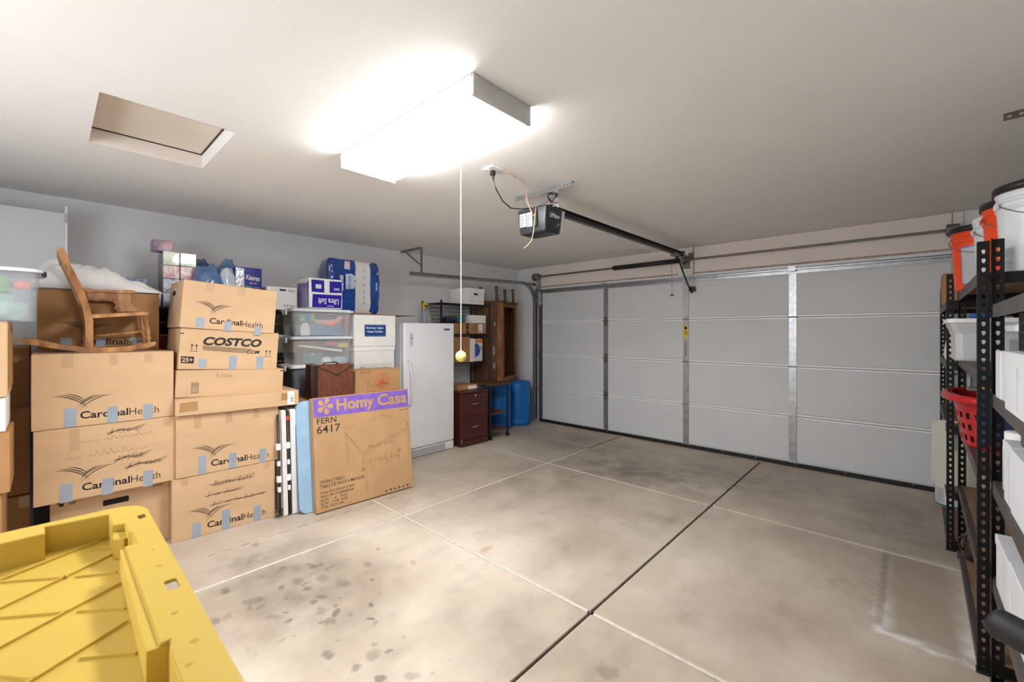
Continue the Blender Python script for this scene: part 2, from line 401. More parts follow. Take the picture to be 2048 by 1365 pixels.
# walls
st(B().b2(XL-.12, XL, YF-.1, 5.6, -.02, 2.75).put('wall_left', wall_m))
st(B().b2(XR, XR+.12, YF-.1, 5.6, -.02, 2.75).put('wall_right', wall_m))
WX0, WX1, WZ0, WZ1 = -3.0, -.6, .95, 2.15
st(B().prism([(XL-.1, -.02), (XR+.1, -.02), (XR+.1, 2.75), (XL-.1, 2.75)], YF-.12, YF, holes=[[(WX0, WZ0), (WX1, WZ0), (WX1, WZ1), (WX0, WZ1)]], m=Matrix(((1, 0, 0, 0), (0, 0, 1, 0), (0, 1, 0, 0), (0, 0, 0, 1)))).put('wall_front', wall_m))
wn = thing('added_fill_window', '', 'x'); del wn['label']; del wn['category']; st(wn)  # unseen window added behind the camera to let in fill daylight
for a, b_, c, d_ in ((WX0, WX1, WZ0, WZ0+.05), (WX0, WX1, WZ1-.05, WZ1), (WX0, WX0+.05, WZ0+.05, WZ1-.05), (WX1-.05, WX1, WZ0+.05, WZ1-.05), (-1.825, -1.775, WZ0+.05, WZ1-.05)):
    B().b2(a, b_, YF-.09, YF-.03, c, d_).put('added_window_frame', white_p, wn)
for a, b_ in ((WX0+.05, -1.825), (-1.775, WX1-.05)): B().b2(a, b_, YF-.065, YF-.06, WZ0+.05, WZ1-.05).put('pane', clear('added_window_glass', (240, 245, 250), .05, .05), wn)
DX0, DX1, DT = -4.405, .372, 2.135
wb = st(B().b2(XL, DX0-.03, YD, YD+.12, -.02, 2.6).b2(DX1+.03, XR, YD, YD+.12, -.02, 2.6).b2(DX0-.03, DX1+.03, YD, YD+.12, DT, 2.6).put('wall_back', wall_m))
# header boards above the door
red_gap = M('board_seam', (186, 156, 144), .8, var=.3, scale=30)
tb = st(B().b2(DX0, DX1, YD-.004, YD, 2.178, 2.512).put('trim_1', red_gap))
B().b2(DX0+.006, -2.142, YD-.018, YD-.004, 2.194, 2.510, bev=.002).put('header_board', trim_m, tb)
B().b2(-1.944, .30, YD-.018, YD-.004, 2.194, 2.510, bev=.002).put('header_board', trim_m, tb)
B().b2(.306, DX1, YD-.018, YD-.004, 2.194, 2.510, bev=.002).put('header_board', trim_m, tb)
B().b2(-2.138, -1.952, YD-.028, YD-.004, 2.16, 2.512, bev=.002).put('center_pad', M('pad_paint', (226, 222, 218), .6), tb)

# ceiling with the attic hatch
hx0, hx1, hy0, hy1 = -3.38, -2.638, .155, .682
ceil = st(B().prism([(XL-.1, YF-.1), (XR+.1, YF-.1), (XR+.1, 5.6), (XL-.1, 5.6)], H, H+.09, holes=[[(hx0, hy0), (hx1, hy0), (hx1, hy1), (hx0, hy1)]]).put('ceiling', ceil_m))
hatch_m = M('hatch_board', (228, 217, 204), .8, var=.03, scale=3)
t = thing('attic_hatch', 'beige board attic access panel recessed in the ceiling above the stacked boxes', 'hatch', ((hx0+hx1)/2, (hy0+hy1)/2, H+.09))
t.location = ((hx0+hx1)/2, (hy0+hy1)/2, H+.09)
B().b2(-.40, .40, -.30, .30, 0.002, .02).put('panel', hatch_m, t)
B().b2(-.371, -.365, -.26, .26, -.004, .001).b2(-.37, .37, .255, .2625, -.004, .001).put('seam', M('dark_gap', (70, 50, 34), .9), t)
B().b2(-.373, -.3709, -.263, .263, -.09, 0).put('reveal', trim_m, t)
B().b2(.3706, .373, -.263, .263, -.09, 0).put('reveal', trim_m, t)

# ------------------------------------------------------------------ sectional garage door (closed)
dr = thing('door_1', '', 'x'); del dr['label']; del dr['category']; st(dr)
js = [.03, .5435, 1.077, 1.610, 2.125]; stx = [-4.37, -3.171, -2.034, -.897, .335]; YF_ = 5.432
for k in range(4):
    for i in range(4):
        B().b2(stx[i]+.03, stx[i+1]-.03, YF_, YF_+.03, js[k]+.026, js[k+1]-.022, bev=.002).put('panel', door_m, dr)
    for z in ((js[k]+.013,) if k else ())+((js[k+1]-.012,) if k < 3 else ()):
        B().b2(DX0+.01, DX1-.01, YF_-.004, YF_+.03, z-.009, z+.009, bev=.003).put('rail', rail_m, dr)
    B().b2(DX0+.01, DX1-.01, YF_+.012, YF_+.04, js[k]-(.02 if k else 0), js[k+1]).put('backing', door_m, dr)
    for i, x in enumerate(stx):
        wd = .042 if i in (0, 4) else .036
        B().b2(x-wd, x+wd, YF_-.006, YF_+.01, js[k]+.004, js[k+1]-.003, bev=.0015).put('stile', galv, dr)
for k in range(1, 4):
    for i, x in enumerate(stx):
        b = B().b2(x-.03, x+.03, YF_-.010, YF_-.006, js[k]-.07, js[k]-.006).b2(x-.03, x+.03, YF_-.010, YF_-.006, js[k]+.008, js[k]+.06)
        b.cyl((x-.045, YF_-.016, js[k]), (x+.045, YF_-.016, js[k]), .007, n=8)
        for dz in (-.055, -.03, .028, .048): b.cyl((x, YF_-.016, js[k]+dz), (x, YF_-.009, js[k]+dz), .0065, n=6)
        b.put('hinge', galv_d if i < 2 else galv, dr)
seal = M('rubber_seal', (20, 20, 21), .5, var=.2)
b = B().b2(DX0+.005, DX1-.005, YF_-.012, YF_+.035, .001, .042, bev=.004).put('bottom_seal', seal, dr)
b = B()
B().b2(DX0-.12, DX0+.012, YF_+.03, YF_+.044, .0, 2.2).put('side_seal', white_pl, dr)
B().b2(DX1-.012, DX1+.12, YF_+.03, YF_+.044, .0, 2.2).put('side_seal', white_pl, dr)
B().b2(DX0-.1, DX1+.1, YF_+.03, YF_+.044, 2.1, 2.17).put('top_seal', white_pl, dr)
for x in (-4.3, -3.95, -3.55, -3.13, -2.75, -2.35, -2.065, -2.0, -1.6, -1.25, -.86, -.45, .05): b.cyl((x, YF_-.016, .036), (x, YF_-.011, .036), .006, n=6)
b.put('seal_screws', galv, dr, kind='stuff')
B().b2(DX0, DX1, YF_-.055, YF_-.004, 2.128, 2.134).b2(DX0, DX1, YF_-.010, YF_-.006, 2.085, 2.134).b2(DX0, DX1, YF_-.055, YF_-.049, 2.112, 2.134).b2(DX0, DX1, YF_-.02, YF_-.006, 2.075, 2.084).put('top_strut', galv, dr)
for x in (-3.171, -.897): B().b2(x-.035, x+.035, YF_-.06, YF_-.057, 2.10, 2.150).put('strut_clip', galv, dr)
# warning sticker and stencil on the centre stile
b = B().b2(-2.065, -2.006, YF_-.0075, YF_-.0062, 1.38, 1.535).put('warning_sticker', M('yellow_sticker', (232, 196, 40), .5), dr)
fr = F((-2.065, YF_-.0076, 1.38), (1, 0, 0), (0, 0, 1))
bb = B(); bb.cyl((.03, .12, 0), (.03, .12, .0004), .02, n=16, m=fr)
for i in range(4): bb.poly([(.008, .078-i*.013), (.052, .078-i*.013), (.052, .073-i*.013), (.008, .073-i*.013)], m=fr @ Matrix.Translation((0, 0, .0004)))
bb.put('lettering', ink, b)
fr = F((-2.02, YF_-.0064, 1.02), (0, 0, 1), (-1, 0, 0))
B().text('SELIWEIN', 0, 0, .30, .03, m=fr).put('lettering', ink, dr)

# ------------------------------------------------------------------ tracks
def sweep(path, prof, x0, b=None):
    """path (y,z) in the YZ plane; prof list of (dx, dn) closed"""
    b = b or B(); rings = []
    P = [Vector(p) for p in path]
    for i, p in enumerate(P):
        t = (P[min(i+1, len(P)-1)]-P[max(i-1, 0)]).normalized(); n = Vector((-t.y, t.x))
        rings.append([b.b.verts.new((x0+dx, p.x+n.x*dn, p.y+n.y*dn)) for dx, dn in prof])
    k = len(prof)
    for a, c in zip(rings, rings[1:]):
        for i in range(k): b.b.faces.new((a[i], a[(i+1) % k], c[(i+1) % k], c[i]))
    b.b.faces.new(rings[0][::-1]); b.b.faces.new(rings[-1]); return b
cprof = [(0, -.026), (0, .026), (.022, .026), (.026, .018), (.026, .014), (.022, .018), (.018, .0225), (.004, .0225), (.004, -.0225), (.018, -.0225), (.022, -.018), (.026, -.014), (.026, -.018), (.022, -.026)]
for side, x, lab in ((1, -4.475, 'galvanised curved steel door track on the left wall side'), (-1, .44, 'galvanised curved steel door track on the right behind the shelves')):
    pr = [(dx*side, dn) for dx, dn in cprof]
    t = thing('door_track', lab, 'track', (x, 5.385, 0))
    cur = [(-.285+.285*math.sin(a), 1.94+.285*math.cos(a)) for a in [PI/2-PI/2*i/12 for i in range(13)]]
    sweep([(0, .02), (0, 1.0)]+cur, pr, 0).put('vertical_track', galv, t)
    ye = 3.0-5.385
    sweep([(-.287, 2.225), (-1.3, 2.195), (ye, 2.166)], pr, 0).put('horizontal_track', galv, t)
    B().b2(-.004 if side > 0 else -.03, .03 if side > 0 else .004, .03, .055, .02, 2.15).put('track_angle', galv_d, t)
    for z in (.25, .8, 1.3, 1.8): B().b2(-.03, .012, .02, .05, z-.02, z+.02).put('track_bracket', black_m if z < 1 else galv, t)
    b = B().b2(-.02, .0, -.32, .05, 2.21, 2.25).put('flag_bracket', galv, t)
# rear hanger of the left track
t = thing('track_hanger', 'perforated steel angle hanger holding the left door track from the ceiling', 'bracket', (-4.46, 3.15, H))
def perf(b, L_, wd, m, n, r=.006, th=.003):
    hs = [[(L_*(i+.5)/n+r*math.cos(-2*PI*k/8), wd*.5+r*math.sin(-2*PI*k/8)) for k in range(8)] for i in range(n)]
    return b.prism([(0, 0), (L_, 0), (L_, wd), (0, wd)], 0, th, holes=hs, m=m)
perf(B(), .42, .032, F((-.40, -.02, -.038), (1, 0, 0), (0, 0, 1)), 16).put('top_angle', galv_d, t)
perf(B(), .33, .03, F((.005, 0, -.335), (0, 0, 1), (0, 1, 0)), 8).put('vertical_strap', galv_d, t)
perf(B(), .36, .035, F((-.33, -.005, -.03), (.33, 0, -.205), (0, 1, 0)), 14).b2(-.001, .001, -.02, -.019, -.2, -.19).put('diagonal_brace', galv_d, t)
t = thing('ceiling_angle', 'short perforated steel angle on the ceiling at the upper right', 'bracket', (.35, 3.17, H))
perf(B(), .34, .035, F((0, 0, -.036), (1, -.1, 0), (0, 0, 1)), 9, r=.008).put('angle', M('tarnished_steel', (98, 92, 82), .6, metal=.5), t)

# ------------------------------------------------------------------ torsion spring
t = thing('torsion_spring_assembly', 'steel torsion shaft with black spring and drum above the garage door', 'door spring', (-2.04, 5.37, 2.345))
B().cyl((-2.47, 0, 0), (2.45, 0, 0), .0127, n=12).put('shaft', galv_d, t)
b = B(); n = 46
b.cyl((-.95, 0, 0), (-.05, 0, 0), .030, n=16)
for i in range(n): b.lathe([(.030, -.004), (.0335, 0), (.030, .004)], n=14, caps=False, m=Matrix.Translation((-.945+.89*i/(n-1), 0, 0)) @ Matrix.Rotation(PI/2, 4, 'Y'))
b.smooth().put('spring', black_m, t)
B().cyl((-.99, 0, 0), (-.95, 0, 0), .026, .034, n=14).put('winding_cone', M('bronze_cone', (96, 84, 64), .5, metal=.5), t)
B().cyl((-2.40, 0, 0), (-2.33, 0, 0), .05, n=20).cyl((-2.33, 0, 0), (-2.31, 0, 0), .034, n=16).cyl((-2.42, 0, 0), (-2.40, 0, 0), .056, n=20).smooth().put('cable_drum', galv_d, t)
B().b2(-2.385, -2.345, .02, .105, -.45, .04).b2(-2.44, -2.43, -.02, .1, -.06, .05).put('end_bracket', galv, t)
B().b2(-.05, .05, .06, .075, -.10, .06).b2(-.012, -.004, -.03, .07, -.05, .04).cyl((-.03, 0, 0), (.02, 0, 0), .028, n=12).put('center_bracket', galv_d, t)
B().cyl((2.3, 0, 0), (2.38, 0, 0), .05, n=18).b2(2.36, 2.38, 0, .1, -.1, .05).put('cable_drum', galv_d, t)

# ------------------------------------------------------------------ ceiling light
t = thing('ceiling_light', 'lit white wraparound fluorescent fixture on the ceiling', 'light', (-1.893, 1.365, H))
lamp_m = emit('lit_lens', (1.0, .985, .96), LAMP)
B().prism([(-.175, -.078), (.175, -.078), (.178, -.02), (-.178, -.02)], -.572, .572, m=Matrix(((0, 0, 1, 0), (1, 0, 0, 0), (0, 1, 0, 0), (0, 0, 0, 1)))).put('lens', [lamp_m, emit('lit_lens_side', (1.0, .985, .96), LAMP*.6)], t)
for p_ in t.children[0].data.polygons:
    if abs(p_.normal.y) > .7: p_.material_index = 1
B().b2(-.58, .58, -.182, .182, -.018, -.002).put('pan', white_p, t)
for s in (-1, 1): B().b2(s*.573, s*.588, -.182, .182, -.092, -.0015, bev=.002).put('end_cap', M('end_cap_grey', (196, 196, 194), .5), t)
b = B()
for y in (-.17, -.06, .05, .16): b.b2(-.59, -.57, y-.015, y+.015, -.004, -.0005)
b.put('mounting_tab', white_p, t)

# tennis ball on a string
t = thing('parking_ball', 'yellow-green tennis ball hanging from the ceiling on a white string', 'ball', (-2.029, 1.735, H))
tb_m = M('tennis_felt', (226, 222, 130), .9, var=.06, scale=60, bump=.6, bscale=220)
b = B(); bmesh.ops.create_uvsphere(b.b, u_segments=28, v_segments=18, radius=.034, matrix=Matrix.Translation((0, 0, -1.218))); b.smooth().put('ball', tb_m, t)
B().tube([(0, 0, -.001), (0, 0, -1.186)], .0024, 6).put('string', white_p, t)
B().tube([(.0345*math.cos(a)*math.cos(.5*math.sin(2*a)), .0345*math.sin(a)*math.cos(.5*math.sin(2*a)), -1.218+.0345*math.sin(.5*math.sin(2*a))) for a in [2*PI*i/40 for i in range(41)]], .0012, 5).put('seam', M('ball_seam', (150, 146, 92), .8), t)
B().cyl((0, 0, -1.190), (0, 0, -1.178), .006, n=8).put('knot', white_p, t)

# ------------------------------------------------------------------ opener
t = thing('garage_door_opener', 'black ceiling-mounted garage door opener with a long black rail', 'opener', (-1.978, 2.35, 2.17))
op = M('opener_plastic', (44, 46, 52), .32, var=.08, scale=4)
def taper(b, x0, x1, y0, y1, z0, z1, tb_, bev=.012):
    vs = [(x0+tb_, y0+tb_*.6, z0), (x1-tb_, y0+tb_*.6, z0), (x1-tb_, y1-tb_, z0), (x0+tb_, y1-tb_, z0), (x0, y0, z1), (x1, y0, z1), (x1, y1, z1), (x0, y1, z1)]
    v = [b.b.verts.new(p) for p in vs]
    fs = [b.b.faces.new([v[i] for i in f]) for f in ((3, 2, 1, 0), (4, 5, 6, 7), (0, 1, 5, 4), (1, 2, 6, 5), (2, 3, 7, 6), (3, 0, 4, 7))]
    bmesh.ops.bevel(b.b, geom=list({e for f in fs for e in f.edges}), offset=bev, segments=3, affect='EDGES', profile=.6); return b
taper(B(), -.135, .135, 0, .20, -.01, .172, .018).smooth().put('housing', op, t)
taper(B(), -.132, .132, .198, .235, .0, .168, .016, .012).put('lens_cover', clear('frosted_lens', (214, 216, 220), .75, .3), t)
B().b2(-.11, .11, .03, .19, .172, .178, bev=.002).put('mounting_plate', galv, t)
FL = F((-.135, .0105, -.01), (1, 0, 0), (0, -.06, 1))
b = B()
for x, z, w_, h_ in ((.012, .055, .062, .095), (.08, .05, .05, .10)): b.poly([(x+.01, z, .0006), (x+.01+w_, z, .0006), (x+.01+w_, z+h_, .0006), (x+.01, z+h_, .0006)], m=FL)
lb = b.put('label', M('label_paper', (214, 216, 222), .3, var=.02), t)
b = B(); 
for x, z, w_, n_ in ((.015, .06, .056, 8), (.083, .056, .044, 8)):
    for i in range(n_): b.stroke([(x+.01, z+i*.0105), (x+.01+w_*random.uniform(.5, 1), z+i*.0105)], .004, m=FL, z=.0011)
b.put('lettering', ink, lb)
B().text('LiftMaster', .05, .105, .118, .034, m=F((.1172, 0, -.01), (0, 1, 0), (.1, 0, 1)), bold=.02, z=.001).put('lettering', white_p, t)
bb = B(); fr = F((.1172, 0, -.01), (0, 1, 0), (.1, 0, 1))
for r in (.006, .011, .016): bb.stroke([(.15+r*math.cos(a), .062+r*math.sin(a)) for a in [-.2+i*.25 for i in range(7)]], .0022, m=fr, z=.001)
bb.cyl((.15, .062, .0006), (.15, .062, .001), .003, n=8, m=fr); bb.text('myQ', .12, .045, .02, .008, m=fr, z=.001); bb.put('logo', white_p, t)
B().b2(.02, .055, -.006, .004, .03, .155, bev=.004).put('control_panel', black_p, t)
b = B(); b.b2(.022, .04, -.009, -.005, .105, .118); b.put('terminal', M('orange_terminal', (220, 110, 60), .5), t)
b = B(); b.b2(-.024, .024, .2, 2.81, .226, .234).b2(-.006, .006, .2, 2.81, .2, .228).b2(-.02, .02, .2, 2.81, .196, .204); b.put('rail', black_m, t)
B().b2(-.012, .012, .21, 2.79, .178, .186).put('chain', galv_d, t)
B().b2(-.03, .03, 2.78, 2.83, .18, .25, bev=.004).b2(-.035, .035, 2.83, 3.085, .20, .205).b2(-.03, .03, 3.085, 3.095, .17, .27).put('header_bracket', galv_d, t)
for x in (-.13, .095):
    b = perf(B(), .165, .035, F((x, .15, .175), (0, 0, 1), (1, 0, 0)), 5); b.b2(x, x+.035, .10, .15, .176, .18).put('hanger_strap', galv, t)
perf(B(), .535, .032, F((-.285, .15, .308), (1, 0, 0), (0, 0, 1)), 19, r=.005).b2(-.285, .25, .15, .18, .340, .3445).put('ceiling_angle', galv, t)
B().b2(-.04, .04, 2.55, 2.66, .165, .2, bev=.006).put('trolley', galv_d, t)
B().tube([(.0, 2.66, .18), (.02, 2.78, .0), (.03, 2.93, -.16), (.035, 3.03, -.235)], .011, 6).put('door_arm', black_m, t)
B().b2(-.01, .02, 2.62, 2.64, .14, .18).b2(.0, .07, 3.02, 3.06, -.22, -.16, bev=.004).put('arm_bracket', black_m, t)
red = M('red_cord', (190, 48, 44), .6)
B().tube([(-.045, 2.62, .16), (-.047, 2.62, 0), (-.045, 2.62, -.275)], .0022, 6).put('release_cord', red, t)
B().b2(-.068, -.022, 2.61, 2.63, -.295, -.28, bev=.006).cyl((-.045, 2.62, -.30), (-.045, 2.62, -.27), .007, n=8).put('release_handle', M('red_handle', (176, 30, 34), .4), t)
# coiled spare cable, yellow antenna wire
co = [(.10+.035*math.cos(a), .12+.02*math.sin(a*2), .25+.03*math.sin(a)+.006*math.cos(a*.7)) for a in [i*.35 for i in range(50)]]
B().tube([(.0, .05, .18)]+co, .0032, 5).smooth().put('coiled_cable', black_p, t)
B().tube([(.05, -.008, .16), (.048, -.02, .06), (.045, -.03, -.02), (.035, -.04, -.08), (.005, -.05, -.11), (-.03, -.05, -.125)], .0025, 6).smooth().put('antenna_wire', M('cream_wire', (226, 206, 150), .5), t)
# outlet
t = thing('ceiling_outlet', 'white ceiling outlet plate with the opener plugged in', 'outlet', (-1.99, 1.975, H))
B().b2(-.055, .055, -.055, .045, -.008, -.0005, bev=.003).put('cover_plate', white_pl, t)
for y in (-.028, .012): B().cyl((-.02, y, -.012), (-.02, y, -.007), .016, n=14).put('socket', white_pl, t)
B().b2(-.012, .016, -.02, .012, -.045, -.012, bev=.005).cyl((.002, 0, -.065), (.002, 0, -.043), .006, .01, n=8).put('plug', black_p, t)
tag(B().tube([(-1.988, 1.975, H-.064), (-1.975, 1.99, H-.13), (-1.985, 2.06, H-.19), (-2.0, 2.16, H-.215), (-2.005, 2.28, H-.195), (-2.005, 2.38, H-.163)], .0042, 8).smooth().put('power_cable', black_p), 'black power cable sagging from the ceiling outlet to the opener', 'cable')
tag(B().tube([(-1.945, 2.02, H-.004), (-1.93, 2.10, H-.02), (-1.95, 2.14, H-.015), (-1.93, 2.2, H-.03), (-1.96, 2.28, H-.06), (-1.985, 2.31, H-.12), (-1.975, 2.33, H-.18), (-1.955, 2.338, H-.22)], .0024, 6).tube([(-1.945, 2.02, H-.003), (-1.94, 2.09, H-.012), (-1.925, 2.14, H-.03), (-1.95, 2.2, H-.02), (-1.985, 2.29, H-.08), (-2.0, 2.32, H-.13), (-1.96, 2.335, H-.22)], .0022, 6).smooth().put('bell_wire', M('copper_pink_wire', (216, 180, 160), .5)), 'thin pinkish bell wires running from the outlet plate to the opener', 'wire')

# ------------------------------------------------------------------ single stroke pen letters
PL = {'a': 'qcba,qt', 'A': ''}
SF = {
 'A': [[(0, 0), (.5, 1), (1, 0)], [(.2, .4), (.8, .4)]], 'B': [[(0, 0), (0, 1), (.7, .95), (.75, .6), (0, .52), (.85, .4), (.8, .05), (0, 0)]],
 'C': [[(.95, .8), (.5, 1), (.05, .6), (.1, .15), (.5, 0), (.95, .2)]], 'E': [[(.9, 1), (0, 1), (0, 0), (.9, 0)], [(0, .5), (.7, .5)]], 'F': [[(.9, 1), (.05, 1), (0, 0)], [(0, .5), (.7, .5)]],
 'G': [[(.95, .8), (.5, 1), (.05, .5), (.3, 0), (.9, .1), (.9, .45), (.5, .45)]], 'I': [[(.5, 0), (.5, 1)]], 'K': [[(0, 0), (0, 1)], [(.85, 1), (0, .45), (.9, 0)]],
 'L': [[(0, 1), (0, 0), (.8, 0)]], 'M': [[(0, 0), (.1, 1), (.5, .3), (.9, 1), (1, 0)]], 'N': [[(0, 0), (0, 1), (.9, 0), (.9, 1)]], 'O': [[(.5, 1), (.05, .6), (.2, .05), (.7, .05), (.95, .5), (.5, 1)]],
 'P': [[(0, 0), (0, 1), (.8, .9), (.8, .55), (0, .45)]], 'R': [[(0, 0), (0, 1), (.8, .9), (.75, .6), (0, .5), (.9, 0)]], 'S': [[(.9, .85), (.4, 1), (.1, .75), (.8, .35), (.6, 0), (.05, .12)]], 'T': [[(0, 1), (1, 1)], [(.5, 1), (.5, 0)]], 'V': [[(0, 1), (.45, 0), (.95, 1)]], 'X': [[(0, 1), (.9, 0)], [(.9, 1), (0, 0)]], '/': [[(.1, -.1), (.8, 1.1)]], '8': [[(.5, .55), (.1, .8), (.5, 1), (.85, .8), (.1, .3), (.4, 0), (.9, .25), (.5, .55)]],
 'a': [[(.8, .5), (.3, .55), (.1, .2), (.4, 0), (.8, .4), (.85, 0)]], 'b': [[(.1, 1), (.1, 0), (.7, .1), (.7, .5), (.15, .45)]], 'c': [[(.8, .45), (.4, .55), (.1, .2), (.5, 0), (.85, .1)]], 'd': [[(.8, .4), (.3, .5), (.1, .15), (.5, 0), (.8, .3), (.85, 1), (.85, 0)]],
 'e': [[(.1, .3), (.8, .35), (.5, .58), (.1, .3), (.35, 0), (.85, .12)]], 'f': [[(.8, .9), (.45, 1), (.4, 0)], [(.1, .5), (.75, .5)]], 'g': [[(.8, .5), (.3, .55), (.15, .15), (.75, .3), (.7, -.35), (.2, -.3)]], 'h': [[(.1, 1), (.1, 0)], [(.1, .4), (.6, .55), (.8, 0)]],
 'i': [[(.5, .5), (.5, 0)], [(.5, .75), (.55, .8)]], 'l': [[(.4, 1), (.35, .1), (.6, 0)]], 'm': [[(0, 0), (.05, .5), (.35, .5), (.4, 0), (.45, .5), (.85, .5), (.9, 0)]], 'n': [[(.1, 0), (.1, .5), (.7, .5), (.8, 0)]], 'o': [[(.5, .55), (.1, .3), (.4, 0), (.85, .25), (.5, .55)]],
 'r': [[(.2, 0), (.2, .5)], [(.2, .35), (.8, .55)]], 's': [[(.8, .5), (.3, .5), (.7, .2), (.2, 0)]], 't': [[(.45, 1), (.4, .05), (.7, 0)], [(.1, .65), (.8, .65)]], 'u': [[(.1, .5), (.2, 0), (.75, .1), (.8, .5), (.85, 0)]], 'v': [[(.1, .5), (.4, 0), (.8, .5)]], 'w': [[(0, .5), (.25, 0), (.5, .4), (.7, 0), (.95, .5)]], 'y': [[(.1, .5), (.4, .1)], [(.8, .5), (.3, -.4)]], 'k': [[(.1, 1), (.1, 0)], [(.7, .5), (.1, .25), (.8, 0)]],
}
def hand(b, s_, x, y, wd, ht, m=FX, w_=.0022, rot=0, slope=0, seed=1, strike=0):
    rn = random.Random(seed+len(s_)); n = len(s_); lw = wd/n
    mm = m @ Matrix.Translation((x, y, 0)) @ Matrix.Rotation(rot, 4, 'Z')
    for i, ch in enumerate(s_):
        oy = rn.uniform(-.06, .06)*ht
        for pl in SF.get(ch, []):
            p = [(i*lw+px*lw*.78+py*ht*.12, py*ht+oy+slope*i*lw) for px, py in pl]
            q = []
            for a, c in zip(p, p[1:]): q += [a, ((a[0]+c[0])/2+rn.uniform(-.03, .03)*lw, (a[1]+c[1])/2+rn.uniform(-.03, .03)*lw)]
            b.stroke(q+[p[-1]], w_, m=mm)
    for k in range(strike):
        y0 = ht*(.3+.12*k); b.stroke([(-.02, y0-.01*k), (wd*.3, y0+.004), (wd*.7, y0-.003), (wd+.01+.01*k, y0+.006*k)], w_*1.1, m=mm)
    return b

# ------------------------------------------------------------------ cartons
def carton(name, label, x, y, z, w_, d, h, rz=0, rx=0, mat=None, group=None, tapes=(), cat='box', flaps=True, old=(), seed=0, ry=0):
    """origin: front lower left corner; front faces +X, width along +Y, depth along -X"""
    mat = mat or kraft
    t = thing(name, label, cat, (x, y, z), rz, group, rx, ry)
    fh = .004 if flaps else 0
    B().b2(-d, 0, 0, w_, .0005, h-fh, bev=.004, seg=2).put('body', mat, t)
    if flaps:
        B().b2(-d+.001, -d/2-.0015, .001, w_-.001, h-fh, h-.0002, bev=.0012).put('flap', mat, t)
        B().b2(-d/2+.0015, -.0003, .001, w_-.001, h-fh, h-.0002, bev=.0012).put('flap', mat, t)
    for (y0, y1, z0, z1) in tapes:
        B().prism([(y0, z0), (y1, z0), (y1+.003, z1-.003), (y0+.002, z1)], .0002, .0011, m=FX).put('tape', btape, t)
    for (y0, y1, z0, z1) in old:
        B().prism([(y0, z0), (y1, z0), (y1, z1), (y0, z1)], .0001, .0006, m=FX).put('packing_tape', ptape_l, t)
    return t
ptape_l = M('clear_packing_tape', (190, 156, 120), .3, var=.03, coat=.3)
def bird(b, x0=.081, x1=.35, y0=.097, y1=.205, m=FX, slope=-.03):
    """crossed wing shaped mark drawn with tapered arcs"""
    W, Hh = x1-x0, y1-y0
    for p0, c, p1 in (((0, .88), (.34, .9), (.56, .17)), ((.08, .95), (.38, .93), (.535, .34)), ((.21, 1.0), (.43, .95), (.525, .50)),
                      ((1, .86), (.66, .85), (.405, 0)), ((.86, .88), (.56, .80), (.41, .20)), ((.74, .90), (.52, .76), (.425, .33))):
        pts = [(x0+W*a, y0+Hh*c_+slope*W*a) for a, c_ in arc(p0, c, p1, 14)]
        b.stroke(pts, .0006, m=m, w1=.0052)
    return b
def chealth(t, slope=-.025, m=FX, s=1.0, **kw):
    b = B(); bird(b, m=m); b.text('Cardinal', .199*s, .045, .219, .046, m=m, bold=.022, dslope=slope).text('Health', .424*s, .038, .148, .045, m=m, bold=-.004, dslope=slope)
    return b.put('lettering', ink, t)
OT = ((.12, .17, .36, .435), (.33, .37, .365, .435), (.50, .54, .375, .435))
# --- stack A (left)
a1 = carton('cardboard_box', 'kraft cardboard box with hand hole and TOP arrow at the bottom left of the stacks', -3.80, .008, 0, .57, .42, .428)
b = B(); b.prism(rrect(.232, .357, .325, .362, .006), -.003, .0006, m=FX).put('hand_hole', M('dark_hole', (22, 18, 16), .9), a1)
b = B(); b.poly([(.038, .395), (.038, .378), (.058, .378), (.058, .395), (.068, .395), (.048, .414), (.028, .395)], m=F((.0008, 0, 0))).text('TOP', .076, .379, .034, .018, bold=.02).text('FRAGILE', .475, .385, .06, .013).put('lettering', ink, a1)
a2 = carton('cardboard_box', 'kraft moving box in the left stack with crossed out pen writing above its logo', -3.70, -.058, .430, .655, .46, .44,
            tapes=((.106, .157, -.004, .108), (.286, .337, -.006, .098), (.483, .532, -.007, .10)), old=((.145, .19, .30, .43), (.59, .62, .38, .43)))
chealth(a2)
b = B(); hand(b, 'PILLOWS', .33, .375, .13, .028, strike=4, w_=.0018); scrib((3, 8), .19, .335, .37, .032, 5, b=b, w=.0016, slope=.02); scrib((2, 9), .135, .245, .40, .038, 8, b=b, w=.0016, slope=.0)
hand(b, 'MASTER', .362, .196, .125, .03, strike=4, w_=.002); hand(b, 'BATHROOM', .414, .140, .16, .028, strike=4, w_=.002); b.put('handwriting', pen, a2)
a3 = carton('cardboard_box', 'kraft moving box topmost of the left stack, right under the rocking chair', -3.70, -.066, .872, .652, .50, .445,
            tapes=((.13, .183, .002, .118), (.318, .367, .0, .104), (.490, .54, -.002, .10)), old=OT)
chealth(a3)
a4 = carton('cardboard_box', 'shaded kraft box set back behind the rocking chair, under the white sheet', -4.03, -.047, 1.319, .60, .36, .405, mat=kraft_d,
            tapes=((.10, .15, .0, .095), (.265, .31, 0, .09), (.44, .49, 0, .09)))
chealth(a4)
